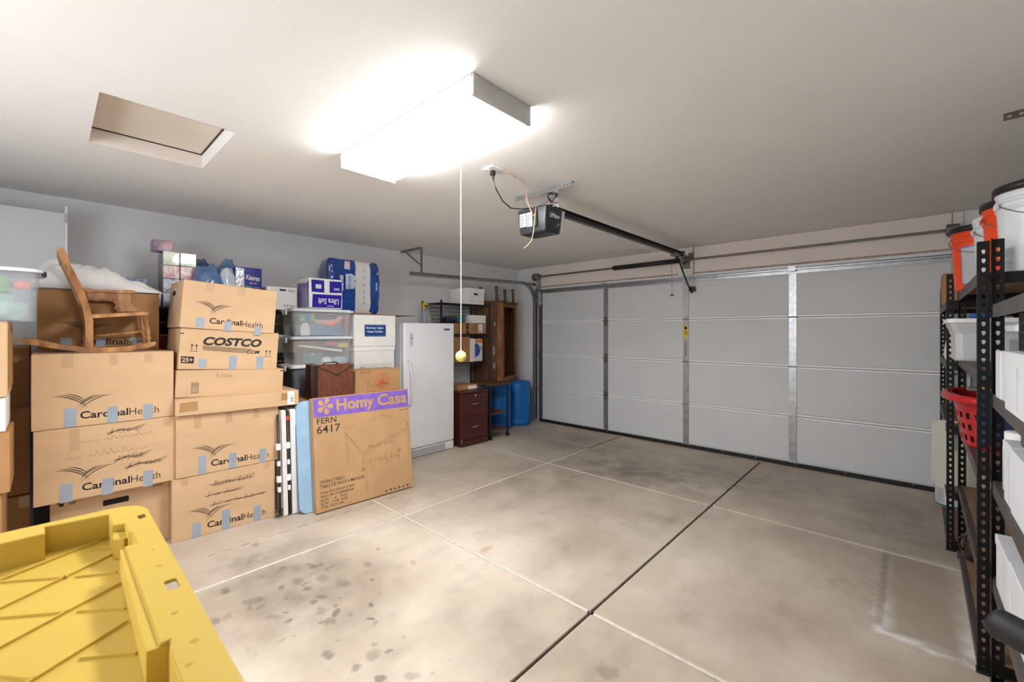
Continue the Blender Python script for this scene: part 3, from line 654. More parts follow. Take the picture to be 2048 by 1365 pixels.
# --- stack B
b1 = carton('cardboard_box', 'kraft moving box with struck out pen notes on the floor in the middle stack', -3.682, .573, 0, .638, .45, .436, rz=-.05,
            tapes=((.11, .16, .001, .103), (.286, .336, -.004, .149), (.489, .536, -.005, .12)), old=((.05, .09, .38, .43), (.56, .6, .385, .43)))
chealth(b1)
b = B(); hand(b, 'Master Bath', .24, .335, .24, .04, strike=2, w_=.0022); hand(b, 'From shower', .205, .265, .20, .034, strike=2, w_=.0022, slope=.03); hand(b, 'Pillows for Bathroom', .235, .195, .33, .030, strike=2, w_=.0022)
b.stroke([(.2, .352), (.35, .362), (.5, .375), (.42, .35), (.24, .338)], .002, m=FX); b.put('handwriting', pen, b1)
b2 = carton('cardboard_box', 'tall clean kraft moving box second from the bottom in the middle stack', -3.672, .594, .4385, .645, .45, .432, rz=-.02,
            tapes=((.122, .17, 0, .133), (.306, .355, .003, .117), (.507, .555, -.004, .108)), old=((.1, .14, .33, .42), (.29, .33, .345, .42), (.47, .51, .35, .42)))
chealth(b2)
b3 = carton('cardboard_box', 'long flat kraft carton with a barcode label overhanging the middle stack', -3.64, .585, .872, .79, .47, .118, rz=-.035, rx=-.012, flaps=True)
B().prism([(.01, .02), (.12, .03), (.12, .085), (.01, .08)], .0001, .0008).put('packing_tape', ptape, b3) if False else B().prism([(.02, .025), (.125, .03), (.122, .095), (.025, .09)], .0001, .0008, m=FX).put('packing_tape', ptape, b3)
B().prism([(.66, .045), (.72, .045), (.72, .10), (.66, .10)], .0001, .0008, m=FX).put('packing_tape', ptape, b3)
lb = B().prism([(.705, .008), (.755, .008), (.755, .112), (.705, .112)], .0006, .0012, m=FX).put('label', white_cb, b3)
b = B()
for i in range(9): b.stroke([(.728, .03+i*.0062), (.748, .03+i*.0062)], random.choice((.0018, .003, .004)), m=FX, z=.0016)
b.put('lettering', ink, lb)
b4 = carton('cardboard_box', 'low kraft carton with faint pen writing under the arrow-marked box', -3.675, .590, .995, .685, .45, .19, rx=-.043)
b = B()
for i in range(12): b.stroke([(.088, .03+i*.0064), (.127, .03+i*.0064)], random.choice((.001, .0018, .0028)), m=FX)
b.stroke([(.087, .104), (.087, .027), (.128, .027), (.128, .104), (.087, .104)], .0016, m=FX); b.put('barcode', ink, b4)
b = B(); hand(b, 'Kitchen', .235, .135, .095, .03, w_=.0018); b.stroke([(.014, .045), (.014, .03), (.026, .03)], .001, m=FX).stroke([(.05, .03), (.063, .03), (.063, .045)], .001, m=FX).stroke([(.014, .1), (.014, .112), (.026, .112)], .001, m=FX); b.put('handwriting', pen, b4)
b = B().prism([(.66, .168), (.684, .168), (.684, .176), (.66, .176)], .0001, .0008, m=FX).put('corner_mark', ink, b4)
b5 = carton('cardboard_box', 'kraft box with large black store lettering and twin up arrows in the middle stack', -3.68, .605, 1.190, .628, .45, .286, rx=-.058,
            tapes=((.112, .16, .012, .078), (.298, .347, 0, .10), (.478, .525, -.002, .10)))
b = B(); b.text('COSTCO', .133, .172, .375, .062, bold=.045, shear=.25, dslope=-.01); b.text('.COM', .402, .118, .098, .026, bold=.035, shear=.25)
for k, e in ((0, .445), (1, .43), (2, .415), (3, .40)): b.stroke([(.133, .166-.0085*k), (e, .160-.0085*k-.01)], .004, m=FX)
b.prism([(.013, .044), (.087, .041), (.087, .089), (.013, .092)], .0006, .0008, m=FX)
for x0, z0 in ((.06, .128), (.536, .098)):
    b.stroke([(x0-.004, z0), (x0+.048, z0-.002)], .003, m=FX)
    for k in (0, .026): b.stroke([(x0+.01+k, z0+.006), (x0+.01+k, z0+.045)], .0035, m=FX).poly([(x0+.002+k, z0+.036, .0009), (x0+.018+k, z0+.036, .0009), (x0+.01+k, z0+.052, .0009)], m=FX)
b.stroke([(.0, .25), (.02, .25)], .007, m=FX).put('lettering', ink, b5)
B().text('25+', .018, .052, .062, .03, bold=.03, z=.0013).put('lettering', kraft, b5)
b6 = carton('cardboard_box', 'kraft moving box topmost of the middle stack, tilted slightly, packs on top behind it', -3.672, .612, 1.480, .60, .45, .335, rz=.0, rx=-.075,
            tapes=((.088, .138, .007, .083), (.26, .307, -.004, .07), (.457, .507, -.02, .046)), old=((.13, .18, .27, .33), (.33, .38, .27, .33)))
b = B(); bird(b, .071, .31, .105, .20); b.text('Cardinal', .169, .042, .20, .042, bold=.022).text('Health', .374, .035, .14, .044, bold=-.004).put('lettering', ink, b6)
fr = F((-.45, -.0008, 0), (1, 0, 0), (0, 0, 1))
b = B(); b.prism([(.16, .12), (.24, .12), (.25, .29), (.17, .29)], 0, .0008, m=fr).put('packing_tape', M('white_tape', (200, 198, 196), .4), b6)
b = B(); b.prism(rrect(.12, .22, .235, .27, .01), -.003, .0012, m=fr).put('hand_hole', MATS['dark_hole'], b6)

# ------------------------------------------------------------------ rocking chair on the left stack
ch_w = wood('chair_oak', (196, 142, 90), (150, 98, 54), scale=4, stretch=(4, 4, 1.2), ring=5)
t = thing('rocking_chair', 'small brown wooden rocking chair with scalloped arms on top of the left box stack', 'chair', (-3.86, .18, 1.3175))
YZX = Matrix(((0, 0, 1, 0), (1, 0, 0, 0), (0, 1, 0, 0), (0, 0, 0, 1)))   # prism xy -> YZ, z -> X
def side(name, pts, x0, x1, bev=0):
    p = [(a-.18, c-1.3175) for a, c in pts]
    b = B().prism(p, x0, x1, m=YZX)
    return b.put(name, ch_w, t)
XN, XF = .125, -.125
runner = [(-.13, 1.393), (-.045, 1.368), (.044, 1.344), (.12, 1.328), (.185, 1.319), (.248, 1.318), (.338, 1.321), (.411, 1.333), (.47, 1.349), (.494, 1.362), (.498, 1.374), (.486, 1.384), (.43, 1.369), (.374, 1.358), (.269, 1.349), (.156, 1.352), (.074, 1.367), (-.016, 1.395), (-.06, 1.408), (-.095, 1.412), (-.125, 1.402)]
post = [(.039, 1.925), (.062, 1.85), (.105, 1.725), (.143, 1.602), (.155, 1.52), (.157, 1.466), (.157, 1.353), (.192, 1.353), (.192, 1.512), (.175, 1.612), (.143, 1.728), (.093, 1.858), (.083, 1.902), (.066, 1.955), (.042, 1.955)]
armp = [(.145, 1.722), (.17, 1.720), (.20, 1.712), (.25, 1.714), (.37, 1.722), (.389, 1.718), (.392, 1.706), (.36, 1.700), (.16, 1.698)]
sc = [(.165, 1.698), (.165, 1.666)]
for i in range(6):
    y0 = .172+i*.021
    sc += [(y0+.0105*(1-math.cos(a)), 1.664-.008*math.sin(a)) for a in (.4, 1.2, 1.9, 2.7)]
sc += [(.300, 1.662), (.306, 1.674), (.300, 1.654), (.312, 1.640), (.315, 1.625), (.306, 1.612), (.322, 1.598), (.318, 1.583), (.405, 1.583), (.395, 1.600), (.375, 1.625), (.362, 1.650), (.372, 1.672), (.360, 1.700)]
for x in (XN, XF):
    side('rocker', runner, x-.013, x+.013)
    side('back_post', post, x-.012, x+.012)
    side('arm', armp, x-.026, x+.014)
    b = side('arm_bracket', sc, x-.008, x+.004)
    # turned front legs
    for k, (ya, yb) in enumerate(((.437, .452),)):
        pr = [(.010, 0), (.010, .02), (.007, .028), (.013, .035), (.013, .05), (.009, .056), (.015, .085), (.012, .12), (.008, .128), (.013, .135), (.009, .145), (.011, .185)]
        m = Matrix.Translation((x*(.92), yb-.18+.012, .047)) @ Matrix.Rotation(.09, 4, 'X')
        B().lathe(pr, n=12, m=m).smooth().put('leg', ch_w, t)
B().tube([(0.10, .197-.18, 1.42-1.3175), (0.10, .43-.18, 1.45-1.3175)], .0075, 8).smooth().put('stretcher', ch_w, t)
B().tube([(-0.10, .197-.18, 1.42-1.3175), (-0.10, .43-.18, 1.45-1.3175)], .0075, 8).smooth().put('stretcher', ch_w, t)
B().tube([(-.11, .44-.18, .10), (.11, .44-.18, .10)], .007, 8).smooth().put('stretcher', ch_w, t)
B().prism([(.185-.18, 1.533-1.3175), (.395-.18, 1.556-1.3175), (.455-.18, 1.562-1.3175), (.457-.18, 1.577-1.3175), (.44-.18, 1.583-1.3175), (.40-.18, 1.578-1.3175), (.185-.18, 1.556-1.3175)], -.135, .135, m=YZX).put('seat', ch_w, t)
B().prism([(.05-.18, 1.87-1.3175), (.066-.18, 1.865-1.3175), (.052-.18, 1.948-1.3175), (.037-.18, 1.945-1.3175)], -.115, .115, m=YZX).put('crest_rail', ch_w, t)
B().prism([(.158-.18, 1.60-1.3175), (.166-.18, 1.60-1.3175), (.158-.18, 1.63-1.3175), (.150-.18, 1.63-1.3175)], -.115, .115, m=YZX).put('back_rail', ch_w, t)
for x in (-.08, -.04, 0, .04, .08): B().tube([(x, .161-.18, 1.615-1.3175), (x, .10-.18, 1.75-1.3175), (x, .055-.18, 1.88-1.3175)], .005, 6).put('spindle', ch_w, t)

# ------------------------------------------------------------------ white sheet over the shaded box
def lerp(tab, x):
    if x <= tab[0][0]: return tab[0][1]
    for (a, u), (c, v) in zip(tab, tab[1:]):
        if x <= c: return u+(v-u)*(x-a)/(c-a)
    return tab[-1][1]
prof = [(-.08, .03), (-.06, .10), (0, .165), (.06, .19), (.157, .172), (.25, .15), (.317, .132), (.40, .10), (.475, .07), (.545, .03), (.575, .008)]
def sheet(u, v):
    y = -.08+.655*u; ed = min(1, min(v*3.4, (1-v)*5))**.5
    q = Vector((v*3, y*6, 1.3)); n_ = noise.fractal(q, 1, 2, 4)
    z = lerp(prof, y)*(.02+.98*ed)*(1+.30*n_)+.016*noise.noise(Vector((y*22, v*9-y*14, 4)))*ed
    return (-4.42+.40*v+.012*noise.noise(Vector((y*9, v*2, 8))), y+.015*noise.noise(Vector((v*7, y*4, 2))), 1.7265+max(z, .002))
sh_m = M('white_sheet', (226, 226, 226), .85, var=.02, bump=.1, bscale=80)
b = B().grid(sheet, 90, 44).smooth(); o = b.put('bed_sheet', sh_m, fix=False)
o.modifiers.new('solidify', 'SOLIDIFY').thickness = .003
tag(o, 'crumpled white sheet heaped on the shaded box behind the rocking chair', 'sheet')

# ------------------------------------------------------------------ far left column and toy bin
l1 = carton('cardboard_box', 'brown box at the very left edge resting on the lowest box', -3.40, -.60, .620, .468, .46, .31, mat=M('tan_cardboard', (176, 130, 84), .75, var=.06))
l0 = carton('cardboard_box', 'brown box on the floor at the very left edge', -3.42, -.62, 0, .46, .46, .617, mat=MATS['tan_cardboard'])
l2 = carton('storage_box', 'thin white box between two brown boxes at the left edge', -3.42, -.60, .933, .452, .46, .178, mat=white_cb)
l3 = carton('cardboard_box', 'light kraft box directly under the toy bin at the left edge', -3.40, -.60, 1.114, .459, .46, .386)
b = B(); b.prism([(0, .04), (.3, .03), (.3, .34), (.04, .36)], 0, .004, m=F((-.38, .4605, 0), (1, 0, 0), (0, 0, 1)) @ Matrix.Scale(-1, 4, (0, 0, 1))).put('paper_bag_flap', MATS['tan_cardboard'], l3)
tube_clear = clear('clear_plastic', (234, 238, 242), .22, .18)
tube_cloudy = clear('cloudy_plastic', (206, 212, 222), .20, .25)
lid_m = clear('milky_lid', (232, 236, 242), .82, .3)
def tote(name, label, x, y, z, w_, d, h, body=None, lid=None, latch=True, taper_=.03, rz=0, group=None, rimh=.028):
    """clear tote: open shell with tapered walls, rim lid, latches; front faces +X"""
    body = body or tube_clear; lid = lid or lid_m
    t = thing(name, label, 'bin', (x, y, z), rz, group)
    k = taper_; hb = h-rimh
    def ring(z_, ins, r):
        return [(px, py, z_) for px, py in rrect(-d+ins, -ins, ins, w_-ins, r, 4)]
    b = B(); rs = [ring(.001, k, .035), ring(hb, .012, .04), ring(hb, .018, .036), ring(.006, k+.004, .03)]
    V = [[b.b.verts.new(p) for p in r_] for r_ in rs]; n = len(V[0])
    for a, c in zip(V, V[1:]):
        for i in range(n): b.b.faces.new((a[i], a[(i+1) % n], c[(i+1) % n], c[i]))
    b.b.faces.new(V[0]); b.b.faces.new(V[-1]); b.put('tub', body, t)
    b = B(); b.prism(rrect(-d-.004, .006, -.004, w_+.004, .04, 4), h-rimh, h-.008).prism(rrect(-d+.02, -.02, .02, w_-.02, .035, 4), h-.008, h); b.put('lid', lid, t)
    if latch:
        for yy in (-.006, w_+.006):
            B().b2(-d/2-.05, -d/2+.05, yy-.008, yy+.008, h-.06, h-.012, bev=.004).put('latch', black_p if latch == 'dark' else lid, t)
    return t
tb = tote('storage_tote', 'clear plastic toy tote with dark blue handle on top of the left edge boxes', -3.42, -.55, 1.5025, .53, .42, .285, body=tube_cloudy, latch=False, taper_=.025, rimh=.02)
navy = M('navy_plastic', (38, 44, 62), .4)
B().b2(-.16, -.04, .528, .546, .25, .275, bev=.006).put('handle', navy, tb)
def ball(name, c, r, mat, label, cat='toy', sc=(1, 1, 1)):
    b = B(); bmesh.ops.create_uvsphere(b.b, u_segments=20, v_segments=12, radius=1, matrix=Matrix.Translation(c) @ Matrix.Diagonal((r*sc[0], r*sc[1], r*sc[2], 1)))
    return tag(b.smooth().put(name, mat), label, cat)
ball('toy_ball', (-3.50, -.095, 1.70), .034, M('orange_rubber', (240, 128, 84), .5), 'orange rubber ball in the clear toy tote', 'toy', (1, 1.1, .75))
b = B().lump((-3.50, -.19, 1.655), (.10, .11, .09), 3, .2, flat=False)
for i in range(8): b.cyl((-3.50, -.21+.006*i, 1.728), (-3.50, -.212+.007*i, 1.748), .0025, n=5)
tag(b.smooth().put('toy_figure', M('green_plush', (128, 186, 96), .8, bump=.3)), 'bright green plush toy in the clear toy tote', 'toy')
tag(B().lump((-3.60, -.26, 1.515), (.26, .32, .15), 5, .3, 3).smooth().put('towel', M('mint_towel', (176, 206, 190), .9, bump=.4, bscale=120)), 'pale mint green towel crumpled in the clear toy tote', 'towel')
# dark gap between the columns; large rear box added to hide the lit wall
carton('cardboard_box', 'large dark brown box added to darken the gap behind the leftmost column', -4.12, -.52, 0, .44, .40, 1.36, mat=kraft_d)
t = carton('cardboard_box', 'dark tall brown box standing in the shadowed gap at the left', -3.99, -.17, 0.45, .10, .12, .52, mat=MATS['tan_cardboard'])
t = carton('cardboard_box', 'shadowed box with a strip of white tape in the dark gap at the left', -3.98, -.17, 0, .11, .13, .445, mat=MATS['tan_cardboard'])
B().prism([(.05, .37), (.10, .37), (.10, .44), (.05, .44)], .0002, .001, m=FX).put('tape', MATS['clear_packing_tape'], t)
tag(B().cyl((-3.90, -.066, .001), (-3.90, -.070, 1.3), .0065, n=8).put('pole', M('dark_blue_pole', (54, 74, 120), .35)), 'thin dark blue pole standing in the gap left of the left box stack', 'pole')

# ------------------------------------------------------------------ white cabinet, back shelves
t = thing('tall_cabinet', 'tall plain white cabinet against the left wall at the left edge', 'cabinet', (-4.75, -.25, 0))
cab_m = M('cabinet_white', (206, 208, 210), .55, var=.01)
B().b2(-.14, .135, -.5, .333, .001, 2.335, bev=.003).put('body', cab_m, t)
B().b2(.136, .152, -.498, .3335, .05, 2.33, bev=.002).put('door', cab_m, t)
B().b2(.10, .155, .334, .351, .3, 2.384, bev=.002).put('side_rail', white_p, t)
b = B(); b.b2(.155, .159, .337, .348, 2.26, 2.33).put('hinge', galv, t)
t = thing('shelving_unit', 'brown wooden shelving unit along the left wall behind the box stacks', 'shelf', (-4.645, 1.0, 0))
sh_w = wood('dark_shelf_wood', (120, 86, 54), (84, 56, 34), scale=3, stretch=(1, 5, 5))
t.location.y = 1.0
for z in (.10, .50, .86, 1.16, 1.515, 1.636): B().b2(-.235, .235, -.88, .95, z, z+.018).put('shelf_board', sh_w, t)
for y in (-.88, -.33, .30, .935): B().b2(-.235, .225, y, y+.018, .001, 1.636).put('upright', sh_w, t)
t = thing('crate', 'red and brown label crate glimpsed on the dark shelf between the stacks', 'crate', (-4.43, .62, 1.179))
B().b2(-.3, 0, -.09, .09, 0, .25, bev=.004).put('body', MATS['tan_cardboard'], t)
B().b2(0, .003, -.08, .08, .13, .235).put('label', M('dark_red_label', (140, 42, 28), .6), t)
B().b2(0, .006, -.035, .035, .05, .10, bev=.002).put('card_holder', galv_d, t)
t = thing('paint_pail', 'white pail with navy band on the dark shelf left of the clear totes', 'pail', (-4.52, 1.56, 1.179))
B().lathe([(.095, .07), (.10, .235)], n=24).lathe([(.104, .215), (.106, .238), (.098, .242)], n=24).smooth().put('pail', white_pl, t)
B().lathe([(.0945, .001), (.0955, .07)], n=24).smooth().put('band', navy, t)

# ------------------------------------------------------------------ packs on the shelf top (z 1.654)
ZT = 1.6545
def tissue(name, label, x, y, z, d, w_, h, mat, side_, group=None):
    t = thing(name, label, 'tissue box', (x, y, z), 0, group)
    B().b2(-d, 0, 0.0015, w_-.0015, .0005, h-.001, bev=.004).put('body', mat, t)
    B().b2(-d+.004, -.004, .0004, .0016, .006, h-.006).put('side_panel', side_, t)
    b = B().prism([(-d/2+.045*math.cos(a), w_/2+.02*math.sin(a)) for a in [2*PI*i/16 for i in range(16)]], h-.001, h+.0004); b.put('opening', MATS['label_paper'], t)
    return t
wg = M('green_tissue_print', (190, 204, 170), .22, rgb2=(232, 236, 226), scale=22, bump=.7, bscale=22, coat=.6)
wp = M('pink_tissue_print', (206, 140, 150), .22, rgb2=(232, 214, 216), scale=22, bump=.7, bscale=22, coat=.6)
wbl = M('blue_white_tissue_print', (112, 132, 176), .22, rgb2=(226, 226, 230), scale=26, bump=.7, bscale=22, coat=.6)
wpu = M('purple_tissue_print', (58, 44, 92), .25, var=.4, scale=20, bump=.5, bscale=25, coat=.5)
wpk = M('purple_pink_tissue_print', (196, 150, 160), .25, rgb2=(72, 58, 120), scale=9, bump=.4, bscale=25, coat=.5)
zz = ZT
for row, (hh, mt, nm) in enumerate(((.115, wbl, 'blue and white'), (.118, wbl, 'blue and silver'), (.108, wp, 'pink'), (.112, wg, 'pale green'))):
    for k, ps in enumerate(('left', 'right')):
        tissue('tissue_box', ('%s tissue box, %s of its pair, %s layer of the wall stack' % (nm, ps, {0: 'lowest', 1: 'second', 2: 'third', 3: 'top'}[row])), -4.45, .634+k*.114, zz, .23, .112, hh, mt, wpu, 'wrapped tissue boxes stacked on the shelf')
    zz += hh+.001
tissue('tissue_box', 'small purple and pink tissue box on top of the tissue stack near the ceiling', -4.50, .575, zz, .12, .136, .095, wpk, wpu)
t = tissue('tissue_box', 'blue patterned tissue pack lying behind the white sheet', -4.62, .36, ZT, .12, .20, .235, M('blue_tissue_print', (88, 118, 162), .25, rgb2=(170, 184, 204), scale=30, bump=.5, bscale=30, coat=.5), wpu)
t = tissue('tissue_box', 'narrow silver tissue pack between white sheet and tissue stack', -4.46, .578, ZT, .10, .05, .11, silver, wpu)
# blue wrapped bags
blw = M('blue_film_wrap', (52, 88, 140), .25, rgb2=(110, 146, 190), scale=7, bump=.5, bscale=18, coat=.6)
blc = clear('clear_bag_film', (196, 206, 220), .5, .15)
tag(B().lump((-4.42, .93, ZT), (.32, .22, .36), 11, .2, 2.4).smooth().put('wrapped_pack', blw), 'blue film-wrapped pack in a loose bag behind the top middle box', 'pack')
tag(B().lump((-4.56, .90, ZT+.2), (.2, .16, .22), 15, .25, 2.4).smooth().put('plastic_bag', M('dark_blue_film', (20, 50, 110), .25, rgb2=(120, 140, 170), scale=9, bump=.5, bscale=20, coat=.6)), 'dark blue crumpled plastic bag against the wall above the wrapped pack', 'bag')
tag(B().lump((-4.36, 1.055, ZT), (.20, .15, .355), 12, .12, 2.4).smooth().put('wrapped_pack', M('pale_blue_paper_pack', (176, 192, 212), .25, rgb2=(216, 222, 230), scale=7, bump=.5, bscale=18, coat=.6)), 'pale blue and white wrapped pack beside the dark blue tissue pack', 'pack')
tag(B().lump((-4.50, 1.10, ZT+.22), (.17, .13, .20), 18, .3, 2.6).smooth().put('plastic_bag', blw), 'crumpled light blue bag poking up between wrapped packs', 'bag')
# kleenex
kb = M('royal_blue_wrap', (22, 28, 132), .22, var=.12, scale=14, bump=.35, bscale=25, coat=.6)
t = thing('tissue_pack', 'royal blue tissue multipack with white script behind the top middle box', 'tissue pack', (-4.30, 1.105, ZT))
B().b2(-.24, 0, 0, .212, .0005, .368, bev=.01, seg=2).put('wrap', kb, t)
B().prism([(.003, .02), (.072, .02), (.068, .355), (.006, .36)], .0002, .0012, m=FX).put('silver_label', silver, t)
B().text('Kleenex', .085, .26, .11, .046, bold=.01, rot=-.08).text('ultra soft', .11, .225, .06, .014).put('lettering', white_p, t)
B().prism([(.08, .13), (.135, .13), (.135, .20), (.08, .205)], .0002, .0012, m=FX).put('label', M('green_label', (40, 140, 84), .4), t)
b = B()
for i in range(5): b.stroke([(.145, .195-i*.014), (.2, .193-i*.014)], .005, m=FX)
b.put('small_print', M('lilac_print', (140, 130, 200), .5), t)
# white paper towel pack
t = thing('paper_pack', 'plain white wrapped paper pack right of the tilted top box', 'pack', (-4.30, 1.355, ZT))
wpk_ = M('white_film_wrap', (226, 226, 224), .3, var=.02, bump=.2, bscale=15, coat=.3)
B().b2(-.24, 0, 0, .27, .0005, .218, bev=.014, seg=3).put('wrap', wpk_, t)
b = B(); b.prism([(.11, .18), (.165, .178), (.165, .196), (.11, .198)], .0003, .001, m=FX)
for i in range(8): b.stroke([(.20+.006*i, .02), (.20+.006*i, .052)], random.choice((.0015, .003)), m=FX)
for i in range(3): b.stroke([(.14, .05-i*.01), (.19, .05-i*.01)], .003, m=FX)
for i in range(4): b.stroke([(.185, .195-i*.007), (.25, .193-i*.007)], .002, m=FX)
b.put('lettering', ink, t)
# ultra soft pack (upside down print)
t = thing('toilet_paper_pack', 'white and violet-blue toilet paper pack with upside down lettering on the clear tote', 'toilet paper', (-4.08, 1.646, 1.6695), 0.0)
B().b2(-.30, 0, 0, .321, .0005, .290, bev=.018, seg=3).put('wrap', wpk_, t)
ub = M('violet_blue_print', (38, 30, 150), .25, var=.06, coat=.4)
A_ = lambda v: (1.63+v)*.949-1.646
for q in (((.128, .165), (.252, .162), (.250, .285), (.124, .285)), ((.305, .165), (.432, .17), (.432, .285), (.305, .282)), ((.132, .012), (.425, .014), (.430, .146), (.138, .142))):
    B().prism([(A_(a_), c_*.95) for a_, c_ in q], .0006, .0016, m=FX).put('print_panel', ub, t)
B().text('Ultra Soft', A_(.40), .100, .200, .055, bold=.012, shear=.12, rot=PI, z=.0022).text('380', A_(.412), .205, .06, .022, bold=.01, rot=PI, z=.0022).text('SIGNATURE', A_(.345), .035, .06, .012, rot=PI, z=.0022).put('lettering', white_p, t)
B().prism(rrect(A_(.165), A_(.222), .19, .23, .004), .0016, .0022, m=FX).put('label', M('label_paper', (214, 216, 222), .3), t)
fr = F((-.30, -.0006, 0), (1, 0, 0), (0, 0, 1))
B().prism([(.05, .02), (.23, .01), (.25, .24), (.03, .25)], 0, .001, m=fr).put('print_panel', M('mauve_print', (112, 100, 150), .3, var=.15, scale=12, coat=.4), t)
B().prism([(.245, .02), (.285, .01), (.287, .26), (.258, .25)], 0, .001, m=fr).put('print_panel', ub, t)
# charmin pack
t = thing('toilet_paper_pack', 'large bright blue and white toilet paper pack standing highest near the wall', 'toilet paper', (-4.40, 1.955, 1.6505), rz=-.06)
def softbox(b, w_, d, h, bulge=.02, colf=None, nx=30, nz=16, rows=4, cols=5):
    """rounded pack whose faces bulge over the rolls inside"""
    per = []
    N_ = 64
    def outline(t_):
        a = 2*PI*t_; c, s_ = math.cos(a), math.sin(a); e = .22
        return (math.copysign(abs(c)**e, c)*d/2, math.copysign(abs(s_)**e, s_)*w_/2)
    def f(u, v):
        x, y = outline(u); z = h*v
        k = 1-.10*(abs(2*v-1)**6)
        col = abs(math.sin(PI*cols*(y/w_+.5))); row = abs(math.sin(PI*rows*v))
        bl = bulge*(col*row)**.5*1.0-.012
        n_ = .008*noise.noise(Vector((x*9, y*9, z*9)))
        r = math.hypot(x, y)
        return ((x+(bl+n_)*(x/d*2))*k-d/2, (y+(bl*.6+n_)*(y/w_*2))*k+w_/2, max(.0005, z+.01*noise.noise(Vector((y*7, x*5, 1)))*v))
    b.grid(f, N_, 32, closed_u=True)
    b.b.verts.ensure_lookup_table()
    lo = [v for v in b.b.verts if v.is_boundary and v.co.z < h/2]; hi = [v for v in b.b.verts if v.is_boundary and v.co.z > h/2]
    bmesh.ops.contextual_create(b.b, geom=[e for e in b.b.edges if e.is_boundary and e.verts[0].co.z < h/2])
    bmesh.ops.contextual_create(b.b, geom=[e for e in b.b.edges if e.is_boundary and e.verts[0].co.z > h/2])
    return b
cb = M('bright_blue_wrap', (12, 82, 176), .2, rgb2=(20, 60, 140), scale=5, bump=.3, bscale=14, coat=.7)
cdk = M('deep_blue_wrap', (30, 62, 118), .25, var=.2, scale=9, bump=.3, bscale=14, coat=.6)
b = softbox(B(), .60, .30, .575, .014)
me_o = b.smooth().put('wrap', [cb, wpk_, cdk], t)
for p in me_o.data.polygons:
    c = p.center
    if c.y < .03 or (c.x < -.12 and c.y < .10): p.material_index = 2
    elif .335 < c.y < .475: p.material_index = 1
fr = F((.004, 0, 0))
b = B(); b.text('Charmin', 0, 0, .165, .052, m=fr @ Matrix.Translation((.165, .235, 0)) @ Matrix.Rotation(PI/2, 4, 'Z'), bold=.03, shear=.2, z=.013)
b.text('Charmin', 0, 0, .11, .026, m=fr @ Matrix.Translation((.555, .24, 0)) @ Matrix.Rotation(PI/2, 4, 'Z'), bold=.02, shear=.2, z=-.006)
b.text('30', 0, 0, .04, .03, m=fr @ Matrix.Translation((.57, .44, 0)) @ Matrix.Rotation(PI/2, 4, 'Z'), bold=.02, z=-.008)
b.put('lettering', white_p, t)
lp = B().prism([(.19, .255), (.275, .262), (.305, .30), (.285, .345), (.31, .39), (.25, .425), (.19, .415)], .004, .0052, m=fr).put('label', M('pale_blue_label', (196, 214, 236), .4, var=.05), t)
B().text('Ultra Gentle', 0, 0, .14, .028, m=fr @ Matrix.Translation((.245, .262, .0)) @ Matrix.Rotation(PI/2, 4, 'Z'), bold=.015, z=.006).put('lettering', M('ultra_blue', (24, 70, 160), .5), lp)
B().prism([(.175, .47), (.235, .465), (.235, .55), (.18, .555)], .004, .0056, m=fr).put('label', M('pink_white_label', (226, 206, 220), .4), t)
b = B()
for z in (.10, .16, .22, .30, .38, .46): b.stroke([(.385, z), (.385, z+.035)], .004, m=fr, z=.007).stroke([(.40, z), (.40, z+.03)], .003, m=fr, z=.007)
b.put('small_print', M('ultra_blue', (24, 70, 160), .5), t)
tag(B().b2(-4.75, -4.14, 2.10, 2.86, 1.632, 1.638).put('cardboard_sheet', kraft_d), 'flat cardboard sheet under the bright blue paper pack, reaching over the freezer', 'cardboard')

# ------------------------------------------------------------------ clear totes and their contents
SUP = .8625
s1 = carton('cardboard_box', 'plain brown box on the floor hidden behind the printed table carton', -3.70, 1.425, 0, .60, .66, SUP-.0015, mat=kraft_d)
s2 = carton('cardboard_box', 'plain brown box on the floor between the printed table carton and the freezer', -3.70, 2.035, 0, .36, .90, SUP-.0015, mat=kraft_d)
tl = tote('storage_tote', 'smoky grey tote with white lid behind the brown document case', -4.02, 1.475, SUP, .55, .38, .285, body=clear('smoky_plastic', (120, 126, 140), .62, .25), lid=white_pl)
tm = tote('storage_tote', 'middle clear tote with papers and a green gift box inside', -4.05, 1.486, SUP+.287, .59, .34, .259)
tt = tote('storage_tote', 'top clear tote with blue jeans and a pink sock inside', -4.05, 1.486, SUP+.548, .59, .34, .256)
denim = M('denim', (84, 116, 156), .85, rgb2=(112, 146, 184), scale=14, bump=.3, bscale=140)
def inside(name, mat, label, cat, x, y, z, sx, sy, sz, seed, amp=.15):
    return tag(B().lump((x, y, z), (sx, sy, sz), seed, amp, 2.2).smooth().put(name, mat), label, cat)
z0 = SUP+.548+.004
inside('jeans', denim, 'folded blue jeans filling the top clear tote', 'jeans', -4.22, 1.79, z0, .22, .46, .17, 21, .12)
tag(B().tube([(-4.115, 1.70, z0+.135), (-4.10, 1.78, z0+.13), (-4.098, 1.86, z0+.115), (-4.10, 1.92, z0+.14), (-4.105, 1.97, z0+.185)], [.018, .03, .033, .03, .018], 10).smooth().put('sock', M('pink_sock', (222, 164, 158), .9, bump=.3)), 'pink sock in the top clear tote', 'sock')
tag(B().lump((-4.11, 1.62, z0), (.03, .09, .12), 25, .15).smooth().put('sock', M('white_sock', (226, 228, 232), .9, bump=.2)), 'white rolled sock in the top clear tote', 'sock')
t = thing('bandage_box', 'green and blue first aid box in the top clear tote', 'box', (-4.105, 1.575, z0+.125), 0, rx=.12)
B().b2(-.02, 0, 0, .14, .001, .07, bev=.001).put('body', M('lime_card', (96, 180, 74), .4), t)
